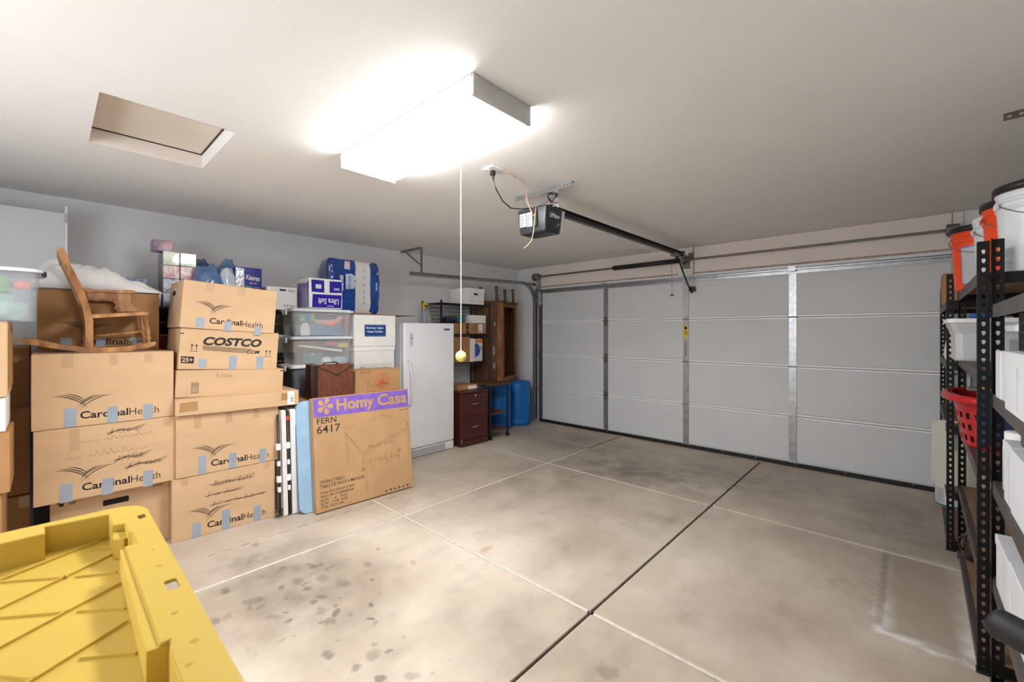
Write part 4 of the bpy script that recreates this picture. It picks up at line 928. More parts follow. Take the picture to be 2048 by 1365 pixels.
B().prism([(.045, .004), (.095, .004), (.10, .066), (.045, .066)], .0002, .001, m=FX).put('label', M('med_blue_card', (60, 112, 190), .4), t)
B().text('Curad', .006, .02, .034, .016, bold=.02).put('lettering', white_p, t)
b = tag(B().b2(-4.112, -4.108, 2.0, 2.035, z0+.06, z0+.20).put('red_print_card', M('red_print', (176, 84, 92), .5)), 'red printed card at the right end of the top clear tote', 'card')
z0 = SUP+.287+.004
t = thing('gift_box', 'dark green gift box in the middle clear tote', 'box', (-4.11, 1.60, z0))
gr = M('dark_green_card', (70, 112, 104), .6)
B().b2(-.14, 0, 0, .17, .001, .062, bev=.002).put('body', gr, t); B().b2(-.143, .004, -.004, .174, .062, .10, bev=.002).put('lid', M('green_lid_card', (92, 128, 116), .6), t)
B().cyl((.004, .085, .085), (.008, .085, .085), .016, n=12).put('emblem', M('gold_emblem', (190, 170, 120), .5), t)
t = thing('box', 'orange cardboard box at the back of the middle clear tote', 'box', (-4.20, 1.55, z0+.105))
t['label'] = 'orange cardboard box at the back of the middle clear tote'; t.name = 'orange_box'
B().b2(-.10, 0, 0, .24, .001, .10, bev=.002).put('body', M('orange_card', (222, 158, 100), .6), t)
b = B().b2(-.12, .12, -.205, .205, 0, .02, bev=.004, m=Matrix.Translation((-4.20, 1.76, z0+.13)) @ Matrix.Rotation(-.14, 4, 'X')); tag(b.put('notepad', white_cb), 'white pad of paper lying slanted in the middle clear tote', 'paper')
tag(B().b2(-4.16, -4.10, 1.81, 1.93, z0+.165, z0+.195, bev=.003).put('small_box', M('red_pink_card', (218, 92, 96), .5)), 'small red-pink box in the middle clear tote', 'box')
tag(B().b2(-4.16, -4.10, 1.93, 2.03, z0+.145, z0+.185, bev=.003).put('small_box', M('yellow_card', (230, 218, 96), .5)), 'small yellow box in the middle clear tote', 'box')
inside('wrapped_item', white_p, 'white rounded bundle at the bottom of the middle clear tote', 'bundle', -4.14, 1.83, z0, .06, .10, .055, 31)
inside('cloth', M('pale_blue_cloth', (170, 194, 210), .9), 'pale blue cloth at the bottom right of the middle clear tote', 'cloth', -4.17, 1.96, z0, .14, .14, .05, 33)
z0 = SUP+.004
inside('cloth', M('slate_blue_cloth', (92, 110, 140), .9), 'slate blue cloth filling the smoky grey tote', 'cloth', -4.22, 1.75, z0, .26, .42, .2, 35)
t = thing('card', 'white and blue printed bag against the front of the smoky grey tote', 'paper', (-4.062, 1.55, z0+.002)); t.name = 'printed_bag'
B().b2(-.004, 0, 0, .20, .0, .14).put('body', M('sky_blue_print', (110, 170, 210), .4, var=.1, scale=12), t)
B().prism([(.0, .05), (.07, .055), (.075, .135), (.0, .13)], .0002, .001, m=FX).put('label', white_cb, t)
B().text('You in', .012, .11, .04, .012).text('the', .018, .09, .02, .012).text('Pack', .012, .07, .035, .013).put('lettering', M('teal_print', (50, 100, 120), .5), t)

# ------------------------------------------------------------------ white boxes
t = carton('archive_box', 'white storage box with dot pattern and number slips under the water purifier carton', -4.10, 2.10, SUP, .455, .46, .434, mat=white_cb, flaps=False)
B().b2(-.466, .006, -.006, .461, .389, .4345, bev=.003).put('lid', white_cb, t)
b = B()
for i in range(14): b.stroke([(.06+i*.028, .20), (.06+i*.028, .255)], .0012, m=FX)
for i in range(5): b.stroke([(.06, .205+i*.012), (.43, .205+i*.012)], .0012, m=FX)
b.text('703', .065, .205, .045, .02, bold=.01).put('lettering', M('grey_print', (120, 120, 124), .6), t)
t = carton('water_purifier_box', 'white carton with a blue water purifier label beside the clear totes', -4.10, 2.095, SUP+.4365, .477, .46, .328, mat=white_cb)
lb = B().prism(rrect(.112, .361, .101, .229, .012), .0003, .0012, m=FX).put('label', M('label_blue', (18, 66, 140), .45, var=.03), t)
b = B(); b.text('Berkey Light', .135, .178, .195, .026, bold=.03, z=.0018).text('Water Purifier', .14, .142, .185, .024, bold=.02, z=.0018)
for x0, x1, z_ in ((.117, .356, .223), (.117, .356, .108)): b.stroke([(x0, z_), (x1, z_)], .0022, m=FX, z=.0016)
for x_ in (.117, .356): b.stroke([(x_, .108), (x_, .223)], .0022, m=FX, z=.0016)
b.text('Your clear water guide', .135, .092, .20, .007, z=.0009); b.put('lettering', white_p, lb)
t = carton('cardboard_box', 'brown box with a round orange stamp between the document case and the freezer', -3.76, 1.935, SUP, .475, .24, .222, mat=M('tan_box_card', (190, 146, 100), .8, var=.05))
b = B()
org = M('orange_ink', (206, 98, 60), .7)
cx_, cz_ = .275, .11
for r in (.078, .072, .052, .047): b.stroke([(cx_+r*math.cos(a), cz_+r*math.sin(a)) for a in [2*PI*i/36 for i in range(37)]], .0022, m=FX)
b.prism([(cx_-.025, cz_-.02), (cx_+.03, cz_-.02), (cx_+.03, cz_+.005), (cx_+.02, cz_+.005), (cx_+.02, cz_+.03), (cx_+.01, cz_+.005), (cx_, cz_+.038), (cx_-.012, cz_+.005), (cx_-.025, cz_+.028)], .0006, .0009, m=FX)
b.stroke([(cx_-.04, cz_-.028), (cx_+.07, cz_-.028)], .012, m=FX); b.stroke([(.10, .012), (.44, .012)], .008, m=FX)
for i in range(26):
    a = 2*PI*i/26; b.stroke([(cx_+.058*math.cos(a), cz_+.058*math.sin(a)), (cx_+.066*math.cos(a), cz_+.066*math.sin(a))], .004, m=FX)
b.put('stamp', org, t)
b = B(); hand(b, 'BOX/8', .05, .192, .10, .022, w_=.0022); hand(b, 'Books', .115, .05, .19, .075, w_=.0024); b.put('handwriting', M('dark_pen', (96, 62, 44), .7), t)
# document case
t = thing('document_case', 'brown suede-look document case with dark leather spine and strap lock', 'case', (-3.74, 1.527, SUP), 0)
su = M('brown_suede', (108, 62, 44), .9, var=.18, scale=30, bump=.2, bscale=90)
le = M('dark_brown_leather', (54, 32, 26), .4, var=.1)
B().b2(-.12, 0, .052, .378, .0005, .296, bev=.004).put('body', su, t)
B().b2(-.124, .004, -.002, .056, .0005, .303, bev=.010, seg=3).smooth().put('spine', le, t)
b = B(); b.prism([(.052, .297), (.052, .284), (.212, .204), (.235, .204), (.378, .288), (.378, .297)], .0003, .0022, m=FX).put('flap', su, t)
B().stroke([(.052, .285), (.212, .205)], .006, m=FX, z=.0032).stroke([(.235, .205), (.378, .289)], .006, m=FX, z=.0032).put('piping', le, t)
B().cyl((.001, .222, .208), (.007, .222, .208), .014, n=16).b2(.004, .009, .214, .23, .204, .213).put('clasp', chrome, t)
B().tube([(-.06, .12, .294), (-.06, .14, .312), (-.06, .24, .314), (-.06, .262, .294)], .006, 8).smooth().put('handle', le, t)
for y, z in ((.062, .20), (.062, .11), (.062, .04), (.372, .20), (.372, .11), (.372, .04)): B().cyl((.0, y, z), (.003, y, z), .004, n=8).put('rivet', chrome, t)

# ------------------------------------------------------------------ printed table carton
t = thing('table_carton', 'flat brown dining table carton with purple band leaning in front of the boxes', 'box', (-3.418, 1.438, .0095), -.047, ry=-.112)
hk = M('table_carton_card', (186, 148, 106), .8, var=.07, scale=4, bump=.12, bscale=70)
B().b2(-.076, 0, 0, .872, .0, .906, bev=.006, seg=2).put('body', hk, t)
B().b2(-.078, -.0745, .03, .84, .9, .9075).put('top_seam', kraft_d, t)
pu = M('purple_print', (128, 96, 188), .5, var=.12, scale=14)
band = B().prism([(.004, .752), (.868, .742), (.868, .898), (.004, .902)], .0002, .001, m=FX).put('purple_band', pu, t)
b = B(); cx_, cz_ = .098, .835
for i in range(5):
    a = PI*.5+.25+i*2*PI/5+PI/5
    pts = []
    for k in range(14):
        th = 2*PI*k/14; r = .026; x = .040+r*1.0*math.cos(th); y = r*(.62+.28*math.cos(th))*math.sin(th)*1.15
        pts.append((cx_+x*math.cos(a)-y*math.sin(a), cz_+(x*math.sin(a)+y*math.cos(a))*1.05))
    b.poly([(p[0], p[1], .0016) for p in pts], m=FX)
b.cyl((cx_, cz_, .0012), (cx_, cz_, .0016), .012, n=16, m=FX)
b.text('Homy', .192, .757, .335, .125, bold=.035, z=.0016).text('Casa', .560, .780, .295, .105, bold=.028, z=.0016)
b.put('lettering', hk, band)
b = B(); b.text('Made in China', .775, .712, .09, .014, dslope=-.01).text('FERN', .03, .695, .155, .047, bold=.004).text('6417', .026, .618, .19, .062, bold=.003)
b.text('DINING TABLE /', .034, .222, .205, .026, bold=.004).text('TABLE DE SALLE A MANGER', .032, .186, .372, .026, bold=.004)
for i, s_ in enumerate(('PO#: R25-FR501274F01', 'SKU: 241T22000B004', 'N.W:     6    KGS', 'G.W:   7.54  KGS', 'CTN: 1PC/CTN')):
    b.text(s_, .034, .140-i*.0285, (.285, .27, .215, .215, .18)[i], .020, bold=.004)
for i in range(7):
    cxx = .60+i*.042; b.stroke([(cxx+.012*math.cos(a), .028+.012*math.sin(a)) for a in [2*PI*k/14 for k in range(15)]], .0022, m=FX)
    b.poly([(cxx-.006, .022, .0009), (cxx+.006, .022, .0009), (cxx+(.006 if i % 2 else 0), .036, .0009), (cxx-.006, .034, .0009)], m=FX)
b.put('lettering', ink, t)
b = B(); w_ = .0016
top = [(.246, .616)]+[(.60, .692)]
crn = lambda pts: b.stroke(pts, w_, m=FX)
crn([(.255, .628), (.585, .695), (.60, .697), (.62, .693), (.86, .60), (.870, .585), (.868, .565), (.85, .552), (.425, .408), (.405, .404), (.392, .412), (.25, .600), (.246, .615), (.255, .628)])
crn([(.246, .606), (.39, .396), (.405, .388), (.425, .392), (.868, .545)])
for x0, z0_, x1, z1_ in ((.256, .585, .262, .325), (.272, .565, .276, .325), (.400, .388, .420, .07), (.425, .390, .434, .07), (.86, .535, .852, .29), (.845, .53, .84, .29)): crn([(x0, z0_), (x1, z1_)])
crn([(.262, .325), (.276, .325)]); crn([(.420, .07), (.434, .07)]); crn([(.40, .35), (.39, .34), (.395, .30)]); b.stroke([(.838, .575), (.846, .60), (.842, .555)], .004, m=FX)
hand(b, 'Large Action', .70, .455, .25, .038, rot=PI+.0, w_=.0022); hand(b, 'Very Fragile', .755, .335, .31, .065, rot=PI, w_=.0024)
for sx, sz in ((.395, .262), (.745, .36)):
    for a in (0, PI/4, PI/2, 3*PI/4): b.stroke([(sx+.03*math.cos(a), sz+.03*math.sin(a)), (sx-.03*math.cos(a), sz-.03*math.sin(a))], .002, m=FX)
b.put('handwriting', pen, t)
for q in ([(.845, .0), (.872, .0), (.872, .05), (.85, .055)], [(.0, .05), (.012, .05), (.012, .09), (.0, .09)]): B().prism(q, .0003, .0012, m=FX).put('packing_tape', MATS['clear_packing_tape'], t)

# ------------------------------------------------------------------ folding tables between the stacks
t = thing('folding_table', 'pale blue folding table with a rounded corner leaning behind the printed carton', 'table', (-3.508, 1.345, .004), -.05, ry=-.112)
lb_m = M('light_blue_vinyl', (150, 186, 214), .55, var=.06, scale=9, bump=.1, bscale=50)
B().prism(rrect(0, .86, 0, .885, .06, 6), -.022, 0, m=FX).put('table_top', lb_m, t)
B().prism(rrect(-.004, .864, -.003, .888, .063, 6), -.030, -.0225, m=FX).put('edge_band', M('blue_grey_edge', (86, 108, 136), .5), t)
t = thing('folding_table', 'white plastic fold-in-half table standing on edge beside the middle stack', 'table', (-3.56, 1.215, .002), 0, ry=-.07)
wt = M('white_table_plastic', (224, 222, 220), .45, var=.02)
for (ya, yb) in ((.030, .062), (.095, .165)):
    B().prism(rrect(-.52, 0, .0, .83, .02, 4), ya, yb, m=F((0, 0, 0), (1, 0, 0), (0, 0, 1)) @ Matrix.Scale(-1, 4, (0, 0, 1))).put('table_half', wt, t)
rail_d = M('dark_brown_metal', (66, 56, 50), .4, metal=.4)
for yy in (.008, .078):
    B().tube([(-.012, yy, .03), (-.012, yy, .80)], .010, 8).smooth().put('leg_tube', rail_d, t)
    for zz_ in (.30, .55): B().b2(-.03, .008, yy-.018, yy+.012, zz_-.025, zz_+.025, bev=.006, seg=2).put('leg_clip', white_pl, t)
    for zz_ in (.42, .22): B().b2(-.03, .004, yy-.012, yy+.008, zz_-.02, zz_+.02, bev=.006, seg=2).put('leg_clip', white_pl, t)
    for zz_ in (.025, .06): B().cyl((-.02, yy-.028, zz_), (-.02, yy+.02, zz_), .011, n=10).put('hinge_pin', rail_d, t)
B().cyl((-.012, .078, .745), (-.012, .078, .78), .016, n=12).put('collar', M('red_collar', (204, 64, 44), .4), t)

# ------------------------------------------------------------------ upright freezer
t = thing('upright_freezer', 'tall white upright freezer with a curved handle against the left wall', 'freezer', (-4.50, 3.075, 0))
fz = M('freezer_enamel', (243, 245, 250), .32, var=.008, bump=.03, bscale=300)
Y0, Y1 = -.363, .362
B().b2(-.36, .285, Y0, Y1, .02, 1.548, bev=.006, seg=2).put('cabinet', fz, t)
B().b2(.286, .293, Y0+.008, Y1-.008, .12, 1.54).put('gasket', M('gasket_grey', (150, 152, 156), .6), t)
d = B().b2(.294, .352, Y0, Y1, .108, 1.555, bev=.018, seg=3).smooth().put('door', fz, t)
B().tube([(.35, .055-.36, 1.125), (.385, .05-.36, 1.09), (.40, .065-.36, .96), (.402, .07-.36, .84), (.395, .07-.36, .72), (.375, .065-.36, .63), (.35, .065-.36, .60)], [.010, .013, .015, .015, .015, .013, .010], 10).smooth().put('handle', white_pl, d)
lbp = B().prism(rrect(.075-.363, .118-.363, 1.285, 1.435, .006), .0, .004, m=F((.352, 0, 0))).put('control_plate', M('plate_white', (214, 216, 220), .3), t)
B().cyl((.356, .097-.363, 1.375), (.358, .097-.363, 1.375), .007, n=10).cyl((.356, .097-.363, 1.33), (.358, .097-.363, 1.33), .005, n=10).put('indicator', M('dark_green_led', (40, 60, 44), .3), lbp)
nb = B().prism(rrect(.565-.363, .652-.363, 1.468, 1.492, .002), .0, .003, m=F((.352, 0, 0))).put('badge', M('badge_grey', (84, 84, 90), .3, metal=.4), t)
B().text('FRIGIDAIRE', .572-.363, 1.4755, .073, .009, m=F((.3535, 0, 0)), z=.002, bold=.01).put('lettering', M('badge_letter', (190, 190, 196), .4), nb)
gb = B().b2(.25, .338, Y0+.005, Y1-.11, .008, .10, bev=.004).put('grille', fz, t)
dk = M('slot_dark', (56, 56, 60), .7)
for i in range(6): B().b2(.3375, .3395, Y0+.10, Y1-.13, .022+i*.012, .0265+i*.012).put('slot', dk, gb)
B().b2(.25, .345, Y1-.108, Y1, .004, .10, bev=.012, seg=2).put('foot_cover', white_pl, t)
B().b2(.29, .300, Y0-.004, Y0+.002, .78, .79).put('hinge_screw', black_p, t)
for y in (Y0+.06, Y1-.06):
    for x in (-.3, .2): B().cyl((x, y, .0005), (x, y, .022), .018, n=12).put('foot', black_p, t)

# spray bottle on the freezer
t = thing('spray_bottle', 'clear spray bottle with yellow trigger on the freezer top near the wall', 'bottle', (-4.735, 3.40, 1.549))
B().lathe([(.034, .001), (.037, .01), (.037, .13), (.030, .165), (.014, .20), (.013, .215)], n=20).smooth().put('bottle', clear('bottle_plastic', (196, 206, 220), .45, .1), t)
yl = M('yellow_plastic', (238, 204, 28), .4, var=.04)
B().cyl((0, 0, .205), (0, 0, .235), .017, n=12).put('collar', yl, t)
B().b2(-.02, .03, -.012, .05, .262, .29, bev=.008, seg=2).b2(-.012, .012, -.012, .012, .233, .27, bev=.003).put('spray_head', yl, t)
B().b2(-.01, .01, .048, .066, .268, .286, bev=.003).b2(.0, .012, .025, .045, .235, .265, bev=.003).put('nozzle', black_p, t)

# ------------------------------------------------------------------ wire rack
t = thing('wire_rack', 'black wire shelving rack beside the freezer against the left wall', 'rack', (-4.67, 3.92, 0))
rx0, rx1, ry0, ry1 = -.20, .205, -.44, .44
for x in (rx0, rx1):
    for y in (ry0, ry1):
        p_ = B().cyl((x, y, .001), (x, y, 1.872), .0125, n=12).smooth().put('post', black_m, t)
for z in (1.835, 1.42, 1.022, .55, .12):
    b = B()
    for zz_ in (z, z-.03):
        for p, q in (((rx0, ry0), (rx1, ry0)), ((rx1, ry0), (rx1, ry1)), ((rx1, ry1), (rx0, ry1)), ((rx0, ry1), (rx0, ry0))): b.cyl((*p, zz_), (*q, zz_), .0032, n=6)
    for i in range(34): y = ry0+(ry1-ry0)*(i+.5)/34; b.cyl((rx0, y, z+.002), (rx1, y, z+.002), .0016, n=4)
    for x in (-.1, 0, .1): b.cyl((x, ry0, z-.002), (x, ry1, z-.002), .0025, n=5)
    for xx in (rx0, rx1):
        zig = [(xx, ry0+(ry1-ry0)*i/32, z-(.028 if i % 2 else 0)) for i in range(33)]
        for a, c in zip(zig, zig[1:]): b.cyl(a, c, .0018, n=4)
    zig = [(rx0+(rx1-rx0)*i/14, ry0, z-(.028 if i % 2 else 0)) for i in range(15)]
    for a, c in zip(zig, zig[1:]): b.cyl(a, c, .0018, n=4)
    b.put('wire_shelf', black_m, t, kind='stuff')
zs = 1.425
ab = M('parcel_card', (176, 128, 84), .75, var=.05)
def smile(t, x, z, w_, strap=True):
    b = B(); b.stroke(arc((x, z+.02), (x+w_*.5, z-.02), (x+w_*.9, z+.028), 12), .002, m=FX, w1=.0075); b.stroke([(x+w_*.82, z+.04), (x+w_, z+.045), (x+w_*.96, z+.018)], .005, m=FX)
    b.put('logo', ink, t)
t1 = carton('parcel_box', 'left brown parcel with a curved arrow mark on the upper rack shelf', -4.50, 3.53, zs, .27, .28, .145, mat=ab); smile(t1, .16, .06, .06)
t2 = carton('parcel_box', 'middle brown parcel with black strapping tape on the upper rack shelf', -4.50, 3.815, zs, .30, .28, .150, mat=ab); smile(t2, .20, .06, .07)
b = B().prism([(.13, 0), (.175, 0), (.175, .149), (.13, .149)], .0003, .001, m=FX).put('tape', ink, t2)
B().stroke(arc((.09, .075), (.15, .035), (.2, .08), 10), .004, m=FX, z=.0014).stroke([(.145, .11), (.16, .11)], .012, m=FX, z=.0014).stroke([(.145, .05), (.16, .05)], .008, m=FX, z=.0014).put('logo', M('tape_logo', (196, 180, 160), .6), t2)
t3 = carton('parcel_box', 'right brown parcel with a white shipping label on the upper rack shelf', -4.50, 4.135, zs, .19, .28, .150, mat=ab)
lb = B().prism([(.04, .02), (.12, .02), (.12, .135), (.04, .135)], .0003, .001, m=FX).put('label', white_cb, t3)
b = B()
for i in range(5): b.stroke([(.05+.014*i, .03), (.05+.014*i, .05)], .006, m=FX, z=.0016)
b.stroke([(.08, .10), (.11, .10)], .008, m=FX, z=.0016).put('lettering', M('grey_print', (120, 120, 124), .6), lb)
t4 = carton('white_box', 'white carton on the parcels at the right end of the rack', -4.50, 4.04, zs+.152, .28, .24, .112, mat=white_cb)
# wire basket with packs
t = thing('wire_basket', 'black wire basket on the parcels holding navy and teal packets', 'basket', (-4.66, 3.76, zs+.1525))
b = B(); bx, by, bz = .14, .24, .20
for z, k in ((.004, .8), (.05, .86), (.10, .92), (.15, .96), (bz, 1)):
    r_ = .0035 if z == bz else .0022
    c4 = [(-bx*k, -by*k, z), (bx*k, -by*k, z), (bx*k, by*k, z), (-bx*k, by*k, z)]
    for i in range(4): b.cyl(c4[i], c4[(i+1) % 4], r_, n=6)
for i in range(13):
    f = -1+2*i/12
    for s in (-1, 1): b.cyl((s*bx*.8, by*.8*f, .004), (s*bx, by*f, bz), .002, n=5)
for i in range(9):
    f = -1+2*i/8
    for s in (-1, 1): b.cyl((bx*.8*f, s*by*.8, .004), (bx*f, s*by, bz), .002, n=5)
for i in range(9): b.cyl((-bx*.8, by*.8*(-1+2*i/8), .004), (bx*.8, by*.8*(-1+2*i/8), .004), .002, n=5)
b.put('wire_frame', black_m, t, kind='stuff')
nv = thing('packet', 'navy blue packet in the black wire basket', 'packet', (-4.60, 3.66, zs+.161)); B().b2(-.10, .045, 0, .17, 0, .075, bev=.006).put('wrap', M('navy_packet', (24, 38, 92), .35), nv)
B().text('PREMIUM', .02, .045, .12, .012, m=F((.0455, 0, 0))).put('lettering', M('pale_print', (150, 170, 210), .4), nv)
nv = thing('packet', 'teal packet leaning out of the wire basket on the rack', 'packet', (-4.60, 3.838, zs+.163)); B().b2(-.10, .045, 0, .12, 0, .07, bev=.006).put('wrap', M('teal_packet', (64, 160, 172), .35), nv)
t5 = carton('cardboard_box', 'square brown carton on the middle rack shelf beside the freezer', -4.50, 3.52, 1.028, .49, .32, .36, mat=ab)
tag(B().b2(-4.78, -4.50, 4.015, 4.085, 1.028, 1.36, bev=.003).put('white_box', white_cb), 'narrow white box standing next to the paper towel pack on the rack', 'box')
t = thing('paper_towel_pack', 'white paper towel pack with blue and orange print on the rack', 'paper towels', (-4.50, 4.092, 1.028))
B().b2(-.16, 0, 0, .17, .0005, .325, bev=.02, seg=3).smooth().put('wrap', wpk_, t)
bu = B(); bu.prism([(.012+0, .06), (.09, .09), (.115, .15), (.10, .22), (.05, .265), (.012, .25)], .001, .002, m=FX).put('blue_print', cb, t)
B().prism([(.012, .27), (.158, .27), (.158, .312), (.012, .312)], .001, .002, m=FX).put('orange_print', M('orange_print', (222, 120, 60), .4), t)
b = B(); b.stroke([(.11, .17), (.15, .20)], .012, m=FX, z=.0024).stroke([(.12, .20), (.155, .215)], .008, m=FX, z=.0024); b.put('blue_print', M('ultra_blue', (24, 70, 160), .5), t)
# bankers box on the rack top
t = thing('archive_box', 'white archive box with lid, hand hole and writing on top of the wire rack', 'box', (-4.50, 3.97, 1.842))
B().b2(-.37, 0, 0, .315, .0005, .225, bev=.002).put('body', white_cb, t)
B().b2(-.378, .008, -.008, .323, .172, .228, bev=.004).put('lid', white_cb, t)
B().prism(rrect(.115, .195, .132, .158, .012), -.0005, .0008, m=FX).put('hand_hole', MATS['dark_hole'], t)
b = B(); scrib((5, 3), .05, .11, .2, .015, 3, b=b, w=.0022); scrib((3, 6), .04, .085, .14, .012, 4, b=b, w=.0018); scrib((8, 4), .04, .045, .22, .02, 6, b=b, w=.002); b.put('handwriting', ink, t)
B().prism([(.24, .015), (.265, .015), (.265, .03), (.24, .03)], .0003, .0008, m=FX).put('sticker', yl, t)
b = B(); fr = F((-.37, -.0006, 0), (1, 0, 0), (0, 0, 1))
for z in (.05, .085, .13): b.stroke([(.03, z), (.20, z)], .0015, m=fr)
b.put('printed_lines', M('grey_print', (120, 120, 124), .6), t)

# ------------------------------------------------------------------ file cabinet, printer cart, barrels
t = thing('file_cabinet', 'dark mahogany two-drawer file cabinet beside the freezer', 'cabinet', (-4.085, 3.495, 0), -.03)
mh = M('mahogany_laminate', (74, 32, 28), .35, var=.1, scale=3, stretch=(1, 1, .3))
B().b2(-.36, -.012, 0, .455, .001, .670, bev=.003).put('carcass', mh, t)
B().b2(-.365, .006, -.006, .462, .670, .695, bev=.006, seg=2).put('top', mh, t)
for z0_, z1_, nm in ((.388, .660, 0), (.085, .380, 1)):
    d = B().b2(-.011, .0, .004, .451, z0_, z1_, bev=.002).put('drawer', mh, t)
    zc = (z0_+z1_)/2+.0
    B().tube([(.0, .175, zc), (.022, .18, zc+.004), (.026, .235, zc+.008), (.022, .285, zc+.012), (.0, .29, zc+.012)], .0048, 8).smooth().put('handle', chrome, d)
B().cyl((.0, .235, .635), (.005, .235, .635), .012, n=14).put('lock', chrome, t)
B().b2(-.011, .002, .004, .451, .002, .078, bev=.002).put('plinth', mh, t)
B().prism([(0.0, .06), (.012, .05), (.010, .09), (.002, .10)], .0, .003, m=FX).put('chipped_edge', M('chipboard', (180, 160, 140), .9), t)
t = carton('cardboard_box', 'low open brown box on top of the file cabinet', -4.20, 3.55, .697, .33, .28, .062, mat=ab, flaps=False)
B().b2(-.005, .01, .16, .30, .005, .05).put('white_card', white_cb, t)
t = thing('printer_cart', 'small wood-top printer cart with dark metal legs and casters', 'cart', (-4.27, 4.20, 0))
cw = wood('cart_wood', (122, 84, 54), (88, 58, 36), scale=4, stretch=(1, 6, 6), ring=4)
B().b2(-.17, .215, -.225, .225, .728, .748, bev=.004).put('top', cw, t)
for x in (-.15, .18):
    for y in (-.195, .145):
        B().b2(x-.011, x+.011, y-.011, y+.011, .065, .727, bev=.002).put('leg', black_m, t)
        B().cyl((x, y-.012, .028), (x, y+.012, .028), .027, n=16).b2(x-.01, x+.01, y-.016, y+.016, .035, .065).put('caster', black_p, t)
for z in (.350, .115): B().b2(-.16, .19, -.205, .155, z-.016, z, bev=.003).put('shelf', cw, t)
def barrel(x, y, r, h, label):
    t = thing('plastic_barrel', label, 'barrel', (x, y, 0), 0, 'blue plastic barrels under the upturned cabinet')
    B().lathe([(r*.93, .001), (r*.99, .012), (r, .04), (r*.995, .085), (r*.97, .095), (r*.975, .11), (r*.99, .3), (r*.985, h-.19), (r*.965, h-.165), (r*.99, h-.15), (r*.985, h-.06), (r*.96, h-.02), (r*.90, h-.006), (r*.85, h)], n=48).smooth().put('body', blue_pl, t)
    B().lathe([(r*.80, h-.0002), (r*.82, h+.0), (r*.80, h+.005), (r*.74, h+.005)], n=36).smooth().put('rim', blue_pl, t)
    for s in (-.5, .5): B().cyl((s*r, 0, h), (s*r, 0, h+.008), .03, n=18).put('bung', blue_pl, t)
    return t
barrel(-4.545, 4.62, .20, .672, 'blue plastic barrel behind the printer cart')
barrel(-4.525, 5.055, .20, .672, 'fully visible blue plastic barrel in the corner by the garage door')

# ------------------------------------------------------------------ upturned curio cabinet
t = thing('curio_cabinet', 'empty oak curio cabinet standing upside down on the blue barrels, legs up', 'cabinet', (-4.66, 4.85, .6825))
oak = wood('golden_oak', (176, 118, 62), (128, 80, 38), scale=5, stretch=(3, 3, .8), ring=6)
oak_d = wood('dark_oak', (134, 96, 62), (98, 66, 42), scale=3, stretch=(2, 2, .5), ring=4)
z0c, z1c = .03, 1.205
def wpt(x, y): return (x+4.66, y-4.85)
Ap, Bp, Cp, Dp, Ep, Gp = wpt(-4.885, 4.41), wpt(-4.505, 4.565), wpt(-4.465, 4.63), wpt(-4.66, 5.17), wpt(-4.885, 5.22), wpt(-4.885, 4.41)
foot_ = [Ap, Bp, Cp, Dp, Ep]
def grow(pts, k):
    cx_ = sum(p[0] for p in pts)/len(pts); cy_ = sum(p[1] for p in pts)/len(pts)
    return [(cx_+(p[0]-cx_)*k if p[0] > -.2 else p[0], cy_+(p[1]-cy_)*k) for p in pts]
B().prism(grow(foot_, 1.10), 0.0, .028).put('crown_board', oak_d, t)
B().prism(grow(foot_, 1.02), z1c, z1c+.012).prism(grow(foot_, 1.10), z1c+.0121, z1c+.032).put('base_moulding', oak_d, t)
def wall2(p, q, z0_, z1_, th, name, mat, off=0):
    p = Vector(p); q = Vector(q); d_ = (q-p); n_ = Vector((d_.y, -d_.x)).normalized()
    a = [p+n_*off, q+n_*off, q+n_*(off-th), p+n_*(off-th)]
    return B().prism([tuple(v) for v in a], z0_, z1_).put(name, mat, t)
wall2(Ap, Bp, z0c, z1c, .012, 'side_panel', oak_d)
wall2(Ep, Ap, z0c, z1c, .008, 'back_panel', oak_d)
wall2(Bp, Cp, z0c, z1c, .02, 'corner_post', oak)
wall2(Dp, Ep, z0c, z1c, .012, 'side_panel', oak_d)
cv = Vector(Cp); dv = Vector(Dp); dd = (dv-cv)
def onf(f): return tuple(cv+dd*f)
wall2(onf(0), onf(.12), z0c, z1c, .02, 'door_stile', oak, .001); wall2(onf(.90), onf(1), z0c, z1c, .02, 'door_stile', oak, .001)
wall2(onf(.12), onf(.90), z0c, z0c+.05, .02, 'door_rail', oak, .001); wall2(onf(.12), onf(.90), z1c-.055, z1c, .02, 'door_rail', oak, .001)
for f0 in (.0, .25, .5, .75): 
    pa = Vector(Ep)+(Vector(Ap)-Vector(Ep))*f0; pb = Vector(Ep)+(Vector(Ap)-Vector(Ep))*(f0+.24); wall2(tuple(pa), tuple(pb), z0c+.004, z1c-.004, .004, 'back_board', oak_d, -.01)
for z in (.30, .56, .84, 1.02): B().cyl((onf(.86)[0]-.03, onf(.86)[1]-.04, z), (onf(.86)[0]-.03, onf(.86)[1]-.015, z), .005, n=6).put('shelf_pin', chrome, t)
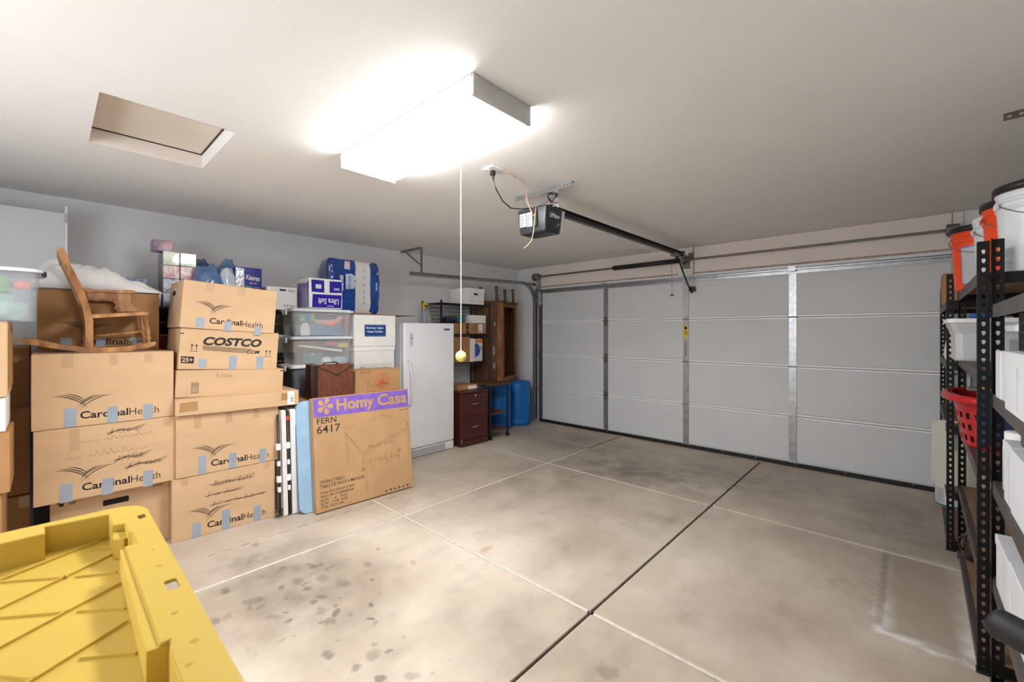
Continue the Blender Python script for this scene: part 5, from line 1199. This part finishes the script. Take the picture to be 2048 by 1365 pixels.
# carved post ornament
b = B()
for i in range(16): 
    z = z0c+.08+i*.068; mp_ = (Vector(Bp)+Vector(Cp))/2; b.lathe([(.004, -.02), (.012, 0), (.004, .02)], n=8, m=Matrix.Translation((mp_.x+.003, mp_.y-.004, z)))
b.smooth().put('carving', oak, t, kind='stuff')
for k, (x, y) in enumerate((wpt(-4.57, 4.62), wpt(-4.70, 5.13), wpt(-4.85, 5.10), wpt(-4.85, 4.55))):
    B().lathe([(.030, 0), (.022, .05), (.018, .12), (.024, .20), (.028, .225)], n=10, m=Matrix.Translation((x, y, z1c+.0325)) @ Matrix.Rotation(.05, 4, 'X')).smooth().put('leg', oak_d, t)
fr = F((Bp[0], Bp[1], 0), (Vector(Bp)-Vector(Ap)).to_3d(), (0, 0, 1))
b = B()
for x, z, w_, h_ in ((-.07, .22, .035, .09), (-.08, .42, .04, .14), (-.06, .86, .03, .05)): B().prism([(x, z), (x+w_, z), (x+w_, z+h_), (x, z+h_)], .0005, .0014, m=fr).put('sticker', M('faded_sticker', (168, 150, 132), .7), t)

# ------------------------------------------------------------------ black boltless shelving on the right
post_m = M('black_shelf_steel', (10, 10, 11), .5, var=.2, spec=.3)
beam_m = M('worn_grey_beam', (84, 79, 75), .5, metal=.3, var=.12, scale=6, stretch=(1, 1, 1), bump=.05)
hard = M('particle_board', (146, 116, 88), .85, rgb2=(116, 90, 66), scale=40, bump=.2, bscale=120, stretch=(1, .3, 1))
def keyhole(cx, cy):
    pts = []
    for k in range(9):
        a = -.35*PI-PI*.0+(-1.3*PI)*k/8+PI*1.0; 
    top = [(cx+.0066*math.cos(a), cy+.004+.0066*math.sin(a)) for a in [-.15*PI+1.3*PI*k/6 for k in range(7)]]
    return top+[(cx-.0032, cy-.007), (cx, cy-.0095), (cx+.0032, cy-.007)]
def post_mesh(hgt):
    b = B(); n = int(hgt/.0381)
    hs = [keyhole(.018, .02+i*.0381+.012) for i in range(n-1)]
    b.prism([(0, 0), (.036, 0), (.036, hgt), (0, hgt)], 0, .0018, holes=hs, m=F((0, 0, 0), (1, 0, 0), (0, 0, 1)))
    b.prism([(.002, 0), (.036, 0), (.036, hgt), (.002, hgt)], 0, .0018, holes=hs, m=F((0, 0, 0), (0, 1, 0), (0, 0, 1)))
    o = b.put('post', post_m, None); me = o.data; bpy.data.objects.remove(o); return me
PM = post_mesh(1.83)
def shelf_unit(label, x, y0, y1, heights, depth=.46, H_=1.83, rz=-.0185, z=0.0):
    t = thing('shelving_rack', label, 'shelf', (x, y0, z), rz); L_ = y1-y0
    for px, py, r, sx in ((0, 0, 0, 1), (0, L_, -PI/2, 1), (depth, 0, PI/2, 1), (depth, L_, PI, 1)):
        o = bpy.data.objects.new('post', PM); C.objects.link(o); o.parent = t; o.location = (px, py, .0); o.rotation_euler = (0, 0, r)
        B().b2(-.003, .034, -.003, .034, 0, .012).put('foot_cap', black_p, t).location = (px if px == 0 else px-.031, py if py == 0 else py-.031, 0.0005)
    for h in heights:
        for xx, s in ((.0, 1), (depth, -1)):
            b = B(); b.prism([(0, -.050), (.0025, -.050), (.012, -.040), (.012, -.020), (.0025, -.012), (.0025, 0), (.02, 0), (.02, .002), (0, .002)], .038, L_-.038, m=Matrix(((s, 0, 0, xx+.0005*s), (0, 0, 1, 0), (0, 1, 0, h), (0, 0, 0, 1))))
            b.put('beam', beam_m, t)
        for yy in (.003, L_-.006): B().b2(.037, depth-.037, yy, yy+.003, h-.045, h+.001).put('cross_beam', post_m, t)
        B().b2(.006, depth-.006, .008, L_-.008, h-.012, h-.0002).put('shelf_board', hard, t)
    return t
HB = (1.695, 1.285, .862, .46, .062); HA = (1.655, 1.240, .82, .385, .07); HC = (1.556, 1.192, .838, .44)
uA = shelf_unit('black perforated-post shelving rack nearest the garage door', .197, 4.04, 5.36, HA)
uB = shelf_unit('middle black shelving rack with the buckets and the red basket', .222, 2.675, 3.975, HB)
uC = shelf_unit('nearest black shelving rack with white boxes at the right edge', .236, 1.39, 2.645, HC)

def bucket(name, label, x, y, z, col, lid=None, label_panel=False, ang=0, r=.148, h=.362):
    t = thing(name, label, 'bucket', (x, y, z+.0008), ang)
    b = B().lathe([(r*.87, 0), (r*.875, .012), (r*.955, h*.72), (r*.957, h*.74), (r*.99, h*.745), (r*.99, h*.765), (r*.962, h*.77), (r*.965, h*.83), (r*1.0, h*.835), (r*1.0, h*.855), (r*.972, h*.86), (r*.975, h*.92), (r*1.0, h*.925), (r*1.0, h*.985), (r*.985, h), (r*.955, h), (r*.95, h*.98), (r*.94, h*.93), (r*.85, .012), (r*.5, .010)], n=48).smooth()
    b.put('body', col, t)
    if lid:
        B().lathe([(r*1.01, h-.022), (r*1.05, h-.024), (r*1.055, h-.004), (r*1.03, h+.010), (r*.97, h+.012), (r*.93, h+.004), (r*.2, h+.003)], n=48).smooth().put('lid', lid, t)
    for s in (-1, 1): B().b2(s*r*.96-.008, s*r*.96+.014*s+.004, -.018, .018, h*.765, h*.83, bev=.003).put('handle_ear', col, t)
    hp = [(r*1.02*math.cos(a), -.02-.99*r*math.sin(a)*1.0, h*.80-.085*math.sin(a)) for a in [PI*i/20 for i in range(21)]]
    B().tube(hp, .0019, 6).smooth().put('bail_handle', galv_d, t)
    if label_panel:
        fr_pts = lambda a0, a1, z0_, z1_, off, mt, nm, par: (lambda b: b.grid(lambda u, v: ((r*(.875+.085*(z0_+(z1_-z0_)*v)/(h*.72))+off)*math.cos(a0+(a1-a0)*u), (r*(.875+.085*(z0_+(z1_-z0_)*v)/(h*.72))+off)*math.sin(a0+(a1-a0)*u), z0_+(z1_-z0_)*v), 12, 3).put(nm, mt, par))(B())
        lb = fr_pts(-2.35, -1.0, .03, h*.69, .0016, M('label_border_blue', (96, 124, 190), .5), 'label', t)
        fr_pts(-2.31, -1.04, .036, h*.672, .0024, M('label_grey', (176, 178, 184), .5), 'label_panel', lb)
    return t
orange_p = M('orange_bucket_plastic', (234, 74, 30), .4, var=.03, scale=3)
wbk = M('white_bucket_plastic', (220, 226, 232), .3, var=.02)
bucket('bucket', 'orange bucket with black lid farthest along the top of the middle rack', .345, 3.735, 1.695, orange_p, black_p, True, ang=-.1)
bucket('bucket', 'white bucket without a lid between the two orange buckets', .413, 3.425, 1.695, wbk, None, ang=.15)
bucket('bucket', 'second orange bucket with black lid next to the big white bucket', .420, 3.118, 1.695, orange_p, black_p, True, ang=.1)
bucket('bucket', 'large white bucket with glossy black lid nearest the camera at upper right', .432, 2.812, 1.695, wbk, black_p, ang=.25)
t = carton('cardboard_box', 'small brown box on the top shelf of the rack by the garage door', .52, 4.60, 1.656, .28, .315, .235, mat=ab)
# white flared bin
gwp = M('off_white_plastic', (196, 199, 203), .4, var=.03)
t = thing('storage_bin', 'off-white plastic bin with overhanging lid on the second shelf of the middle rack', 'bin', (.205, 3.48, 1.2865))
b = B(); V = [[b.b.verts.new((x, y, z)) for x, y in rrect(x0, x1, y0, y1, .03, 4)] for x0, x1, y0, y1, z in ((.0, .30, .0, .34, .0), (-.003, .303, -.003, .343, .012), (.0, .30, .0, .34, .014), (-.002, .302, -.002, .342, .15), (-.022, .32, -.02, .36, .20), (-.024, .322, -.022, .362, .212))]
n_ = len(V[0])
for a, c in zip(V, V[1:]):
    for i in range(n_): b.b.faces.new((a[i], a[(i+1) % n_], c[(i+1) % n_], c[i]))
b.b.faces.new(V[0]); b.b.faces.new(V[-1]); b.put('body', gwp, t)
B().prism(rrect(-.034, .332, -.032, .372, .03, 4), .213, .236).put('lid', white_pl, t)
B().prism([(.16, .175), (.30, .175), (.30, .205), (.27, .21), (.17, .19)], .0, .012, m=F((0, -.022, 0), (1, 0, 0), (0, 0, 1))).put('latch', white_pl, t)
B().prism([(.20, .04), (.235, .04), (.235, .12), (.20, .12)], .001, .002, m=F((0, -.001, 0), (1, 0, 0), (0, 0, 1))).put('sticker', M('grey_sticker', (160, 162, 166), .6), t)
tag(B().lathe([(.04, 0), (.045, .02), (.04, .03)], (.31, 3.60, 1.5235), n=20).smooth().put('blue_lid', M('bright_blue_lid', (36, 92, 170), .4)), 'small blue plastic lid lying on the off-white bin', 'lid')
# things on the far rack second shelf
tag(B().b2(.235, .27, 4.60, 4.75, 1.242, 1.50, bev=.004).put('white_carton', white_cb), 'narrow white carton on the second shelf of the far rack', 'box')
t = thing('detergent_bag', 'white and blue bag on the second shelf of the far rack', 'bag', (.235, 4.40, 1.2415))
B().lump((.02, .05, 0), (.10, .12, .17), 41, .12).smooth().put('bag', wpk_, t); B().b2(.035, .06, -.015, -.008, .02, .13).put('blue_stripe', cb, t)
# red laundry basket
rp = M('red_plastic', (176, 30, 38), .35, var=.04)
t = thing('laundry_basket', 'red oval laundry basket sticking out of the middle rack', 'basket', (.385, 3.30, .8635))
ax, ay, hh_ = .215, .29, .262
def bk(u, v):
    a = 2*PI*u; k = .76+.20*v; e = .8
    c, s_ = math.cos(a), math.sin(a)
    return (ax*k*math.copysign(abs(c)**e, c), ay*k*math.copysign(abs(s_)**e, s_), hh_*v)
b = B().grid(bk, 96, 19, closed_u=True)
b.b.faces.ensure_lookup_table(); kill = []
for i in range(96):
    for j in range(18):
        if j in (2, 3, 6, 7, 10, 11) and i % 4 in (1, 2): kill.append(b.b.faces[i*18+j])
bmesh.ops.delete(b.b, geom=kill, context='FACES')
bt = [e for e in b.b.edges if e.is_boundary and all(v.co.z < .001 for v in e.verts)]; bmesh.ops.contextual_create(b.b, geom=bt)
o = b.smooth().put('body', rp, t); md = o.modifiers.new('solidify', 'SOLIDIFY'); md.thickness = .003
b = B(); n_ = 64
pf = [(.94, .955), (.96, 1.0), (1.05, 1.02), (1.13, .985), (1.14, .90), (1.12, .89), (1.10, .96), (1.03, .985), (.975, .955)]
R_ = [[b.b.verts.new((ax*k*math.copysign(abs(math.cos(2*PI*i/n_))**.8, math.cos(2*PI*i/n_)), ay*(1+(k-1)*.8)*math.copysign(abs(math.sin(2*PI*i/n_))**.8, math.sin(2*PI*i/n_)), hh_*z_)) for k, z_ in pf] for i in range(n_)]
for i in range(n_):
    for j in range(len(pf)-1): b.b.faces.new((R_[i][j], R_[(i+1) % n_][j], R_[(i+1) % n_][j+1], R_[i][j+1]))
b.smooth().put('rim', rp, t)
blkcloth = M('black_cloth', (28, 28, 34), .8, var=.2)
nvcloth = M('navy_cloth', (34, 44, 84), .85, var=.15, bump=.3, bscale=100)
tag(B().lump((.40, 3.36, .875), (.26, .34, .25), 51, .12).smooth().put('dark_clothes', blkcloth), 'dark clothes filling the red laundry basket', 'clothes')
tag(B().lump((.40, 3.36, 1.105), (.22, .20, .115), 52, .03, 1.0).smooth().put('cap', M('black_cap', (20, 20, 24), .5)), 'black rounded cap on the clothes in the red basket', 'cap')
tag(B().tube([(.27, 3.14, 1.165), (.33, 3.12, 1.16), (.42, 3.13, 1.155), (.50, 3.18, 1.15)], .010, 8).smooth().put('yellow_tool', yl), 'yellow plastic tool across the top of the red basket', 'tool')
tag(B().b2(.225, .27, 3.13, 3.17, 1.15, 1.17, bev=.004).put('grey_buckle', galv_d), 'grey metal buckle at the rim of the red basket', 'buckle')
def dr_(u, v):
    y = 2.985+.035*math.sin(u*3)+.0; x = .262+.16*u
    if v < .25: return (x, 3.05-.07*v/.25, 1.128+.016*math.sin(PI*v/.25)+.004)
    f = (v-.25)/.75; return (x+.006*math.sin(u*14), 2.975+.025*f+.006*math.sin(u*17+f*3), 1.132-f*.215)
o = B().grid(dr_, 24, 24).smooth().put('navy_garment', nvcloth, fix=False); o.modifiers.new('s', 'SOLIDIFY').thickness = .004
tag(o, 'navy garment draped over the near rim of the red basket', 'garment')
# lower items
cream = M('cream_plastic', (214, 212, 200), .45, var=.02)
t = thing('cream_board', 'cream plastic panel with rounded corners sticking out of the far rack', 'panel', (.13, 4.24, .3865), .12)
B().prism(rrect(0, .30, 0, .445, .045, 6), 0, .016, m=F((0, 0, 0), (1, 0, 0), (0, 0, 1))).put('board', cream, t)
B().prism(rrect(.09, .12, .24, .36, .012, 4), .0, .022, m=F((.0, 0, 0), (1, 0, 0), (0, 0, 1))).put('grip', M('grey_grip', (160, 162, 160), .5), t)
t = thing('cooler_box', 'pale grey-white box on the lower shelf behind the cream panel', 'box', (.30, 4.34, .3865))
B().b2(0, .32, 0, .45, .0, .36, bev=.012, seg=2).put('body', gwp, t); B().b2(-.006, .326, -.006, .456, .361, .40, bev=.01, seg=2).put('lid', white_pl, t)
t = thing('paint_can', 'white pail with teal print on the lowest shelf by the garage door', 'can', (.262, 4.86, .0705))
B().lathe([(.088, .0), (.090, .006), (.092, .17), (.094, .178), (.088, .18), (.082, .172), (.02, .172)], n=36).smooth().put('can', M('can_white', (224, 226, 226), .35), t)
tl_ = M('teal_print2', (26, 120, 124), .4)
B().lathe([(.0905, .004), (.0912, .018)], n=36, caps=False).put('teal_band', tl_, t)
for a0, a1, z0_, z1_ in ((-1.9, -1.2, .10, .14),):
    B().grid(lambda u, v: (.0935*math.cos(a0+(a1-a0)*u), .0935*math.sin(a0+(a1-a0)*u), z0_+(z1_-z0_)*v), 8, 2).put('teal_logo', tl_, t)
b = B()
for i in range(10): b.grid(lambda u, v: (.0934*math.cos(-2.6+.55*u), .0934*math.sin(-2.6+.55*u), .03+i*.012+.004*v), 5, 2)
b.put('small_print', M('grey_print', (120, 120, 124), .6), t, kind='stuff')
t = thing('brown_jar', 'dark brown glass jar on the lowest shelf behind the rack post', 'jar', (.31, 3.80, .0625))
B().lathe([(.045, 0), (.06, .02), (.065, .08), (.055, .14), (.035, .175), (.035, .20), (.04, .215), (.034, .22)], n=24).smooth().put('jar', M('brown_glass', (44, 26, 16), .12, coat=.8), t)
B().tube([(-.05, -.03, .15), (-.075, -.04, .13), (-.07, -.04, .08), (-.055, -.03, .06)], .006, 8).smooth().put('handle', MATS['brown_glass'], t)
# unit C: white boxes
def wbox(label, x0, x1, y0, y1, z, h, lid=False, win=False):
    t = thing('white_box', label, 'box', (x0, y0, z+.0005), 0)
    m = M('white_box_card', (216, 220, 226), .6, var=.02)
    B().b2(0, x1-x0, 0, y1-y0, 0, h, bev=.003).put('body', m, t)
    if lid: B().b2(-.003, x1-x0+.003, -.003, y1-y0+.003, h-.035, h+.003, bev=.003).put('lid', m, t)
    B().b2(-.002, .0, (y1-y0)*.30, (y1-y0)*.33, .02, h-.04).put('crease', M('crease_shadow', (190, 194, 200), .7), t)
    if win: B().b2(.03, x1-x0-.03, -.003, 0, .015, h*.8, bev=.001).put('front_label', M('pale_grey_card', (200, 206, 212), .6), t)
    return t
yy = [2.525, 2.40, 2.275, 2.15]
wbox('first white box behind the rack post on the second shelf of the nearest rack', .258, .60, 2.405, 2.52, 1.192, .182)
wbox('second white box from the post on the second shelf of the nearest rack', .262, .60, 2.285, 2.402, 1.192, .184)
wbox('third white box from the post on the second shelf of the nearest rack', .258, .60, 2.15, 2.282, 1.192, .184)
wbox('larger white box nearest the camera on the second shelf of the nearest rack', .240, .62, 1.82, 2.145, 1.192, .190)
wbox('white lidded box behind on the third shelf of the nearest rack', .262, .62, 2.20, 2.36, .838, .215, True)
wbox('white lidded box in front on the third shelf of the nearest rack', .258, .62, 1.80, 2.19, .838, .215, True, True)
wbox('white lidded box behind on the lower shelf of the nearest rack', .262, .62, 2.25, 2.545, .44, .205, True)
wbox('white box with front panel on the lower shelf of the nearest rack', .262, .62, 1.78, 2.24, .44, .215, True, True)
tub_ = tote('storage_tote', 'grey translucent tub on the white boxes of the nearest rack', .52, 2.24, 1.3775, .24, .24, .10, body=tube_cloudy, latch=False)
t = thing('wire_basket', 'black wire crate on the white boxes at the right edge', 'basket', (.40, 1.99, 1.3845))
b = B()
for z in (.003, .03, .06, .09, .12):
    c4 = [(-.13, -.14, z), (.15, -.14, z), (.15, .14, z), (-.13, .14, z)]
    for i in range(4): b.cyl(c4[i], c4[(i+1) % 4], .0025, n=5)
for i in range(12):
    f = -.14+.28*i/11
    for x in (-.13, .15): b.cyl((x, f, 0.001), (x, f, .12), .002, n=5)
    b.cyl((-.13+.28*i/11, -.14, .001), (-.13+.28*i/11, -.14, .12), .002, n=5)
b.put('wire_frame', black_m, t, kind='stuff')
t = thing('plastic_jar', 'translucent white plastic jar on the third shelf behind the rack post', 'jar', (.325, 2.475, .8385))
B().lathe([(.05, .0), (.054, .01), (.054, .17), (.045, .185), (.045, .20)], n=28).smooth().put('jar', clear('milky_jar', (220, 224, 228), .8, .3), t)
B().lathe([(.05, .195), (.05, .228), (.04, .232)], n=28).put('cap', white_pl, t)
t = thing('dark_tray', 'dark green-black plastic tray on the lidded white boxes at right', 'tray', (.29, 2.02, 1.0575))
B().prism(rrect(0, .26, 0, .28, .03), 0, .04).put('tray', M('dark_green_plastic', (24, 34, 30), .3), t)
# hand cart handle in the foreground
t = thing('cart_handle', 'black padded handle of a folding cart in the near right foreground', 'cart', (.46, 1.22, 0))
B().tube([(-.335, .085, .862), (-.325, .08, .858), (-.20, .03, .835), (.0, -.05, .80)], [.020, .030, .031, .031], 16).smooth().put('foam_grip', M('black_foam', (22, 23, 26), .6), t)
B().tube([(0, -.05, .80), (.10, -.06, .70), (.12, -.06, .40), (.12, -.06, .02)], .016, 10).smooth().put('tube_frame', black_m, t)
B().b2(.0, .22, -.12, .02, .001, .02, bev=.003).put('foot_plate', black_m, t)

# ------------------------------------------------------------------ stack of black totes with yellow lids in the foreground
yel = M('yellow_lid_plastic', (200, 170, 72), .42, var=.04, scale=3, bump=.05, bscale=200)
smud = M('scuff_mark', (176, 140, 52), .6, var=.1)
blk_t = M('black_tote_plastic', (24, 24, 26), .45)
TX0, TX1, TY0, TY1 = -1.211, -.455, -.372, .138
def ytote(z, top, label):
    t = thing('lidded_tote', label, 'tote', ((TX0+TX1)/2, (TY0+TY1)/2, z), 0)
    ox, oy = (TX0+TX1)/2, (TY0+TY1)/2
    b = B(); hb = .300
    V = [[b.b.verts.new((x, y, zz_)) for x, y in rrect(TX0-ox+k, TX1-ox-k, TY0-oy+k, TY1-oy-k, .05, 5)] for k, zz_ in ((.085, .0008), (.066, .27), (.05, .275), (.05, hb), (.056, hb), (.09, .01))]
    n_ = len(V[0])
    for a, c in zip(V, V[1:]):
        for i in range(n_): b.b.faces.new((a[i], a[(i+1) % n_], c[(i+1) % n_], c[i]))
    b.b.faces.new(V[0]); b.b.faces.new(V[-1]); b.put('tub', blk_t, t)
    zt = 1.08-.7196  # lid rim top, local
    L = lambda pts: [(x-ox, y-oy) for x, y in pts]
    outer = L(rrect(TX0, TX1, TY0, TY1, .052, 8))
    q = [(-1.151, -.117), (-1.151, -.005), (-1.190, -.005), (-1.177, .084), (-1.103, .084), (-1.098, .101), (-1.045, .101), (-1.04, .106), (-.978, .106), (-.980, .090), (-.645, .090), (-.645, .100), (-.62, .096), (-.56, .096), (-.512, .098)]
    lip = list(q); lip += [(-.490, .084), (-.478, .082), (-.478, -.005), (-.512, -.005), (-.512, -.117)]
    lip += [(x, -.234-y) for x, y in lip[::-1]]
    inner = L(lip)
    holes = [inner]
    if top:
        holes.append(L([(-1.126, .120), (-1.128, .132), (-1.108, .133), (-1.103, .121)][::-1]))
        holes.append(L(rrect(-.800, -.766, .1145, .1295, .004, 3)))
    B().prism(outer, zt-.005, zt, holes=holes).put('lid_flange', yel, t)
    # skirt and recess walls
    b = B(); no = len(outer)
    A_1 = [b.b.verts.new((x, y, zt-.004)) for x, y in outer]; A_2 = [b.b.verts.new((x*1.004, y*1.004, zt-.032)) for x, y in outer]
    for i in range(no): b.b.faces.new((A_1[i], A_1[(i+1) % no], A_2[(i+1) % no], A_2[i]))
    o = b.smooth().put('lid_skirt', yel, t, fix=False); o.modifiers.new('s', 'SOLIDIFY').thickness = .003
    b = B(); ni = len(inner)
    A_1 = [b.b.verts.new((x, y, zt-.001)) for x, y in inner]; A_2 = [b.b.verts.new((x, y, zt-.048)) for x, y in inner]
    for i in range(ni): b.b.faces.new((A_1[i], A_1[(i+1) % ni], A_2[(i+1) % ni], A_2[i]))
    o = b.put('recess_wall', yel, t, fix=False); o.modifiers.new('s', 'SOLIDIFY').thickness = .002
    B().prism(L(rrect(TX0+.012, TX1-.012, TY0+.026, TY1-.026, .02, 3)), zt-.054, zt-.048).put('lid_panel', yel, t)
    # raised lip behind the rim
    if top:
        B().prism(L([(-.982, .083), (-.978, .0985), (-.642, .0965), (-.646, .077)]), zt-.047, zt-.004).put('lip_block', yel, t)
        B().prism(L([(-1.1025, .0835), (-1.088, .1005), (-1.055, .1005), (-1.05, .094), (-1.06, .08)]), zt-.047, zt-.012).put('lip_block', yel, t)
        B().prism(L([(-1.170, -.16), (-1.150, -.16), (-1.150, -.006), (-1.170, -.006)]), zt-.047, zt-.004).put('lip_block', yel, t)
        ribs = [((-1.208+.03, .08), (-1.106, -.054)), ((-1.106, -.054), (-1.02, -.17)), ((-1.090, .09), (-.994, -.048)), ((-.994, -.048), (-.93, -.14)), ((-1.099, -.054), (-1.038, .023)), ((-1.029, .032), (-.996, .080)),
                ((-.962, -.047), (-.910, .018)), ((-.910, .018), (-.949, .080)), ((-.900, .030), (-.856, .078)), ((-.762, -.011), (-.817, .076)), ((-.768, .028), (-.726, .077)), ((-.910, .018), (-.84, -.09)), ((-.762, -.011), (-.70, -.12)), ((-.87, -.09), (-.762, -.011)), ((-1.13, .055), (-1.111, .090)), ((-.72, -.06), (-.62, .08)), ((-.62, .075), (-.55, -.04))]
        for p, q_ in ribs:
            p = Vector((p[0]-ox, p[1]-oy)); q_ = Vector((q_[0]-ox, q_[1]-oy)); d_ = (q_-p).normalized(); n2 = Vector((-d_.y, d_.x))*.0017
            B().prism([tuple(p-n2), tuple(q_-n2), tuple(q_+n2), tuple(p+n2)], zt-.049, zt-.0445).put('rib', yel, t)
        for x, y, r_ in ((-.86, .118, .005), (-.70, .112, .004), (-.62, .118, .005), (-.93, .12, .003), (-.58, .105, .004)):
            B().lathe([(r_, 0), (r_*.8, .0002)], (x-ox, y-oy, zt+.0001), n=9).put('scuff', smud, t)
    return t
ytote(.7196, True, 'yellow-lidded black tote topmost of its stack in the left foreground')
ytote(.3598, False, 'yellow-lidded black tote in the middle of the foreground stack')
ytote(0, False, 'yellow-lidded black tote at the bottom of the foreground stack')
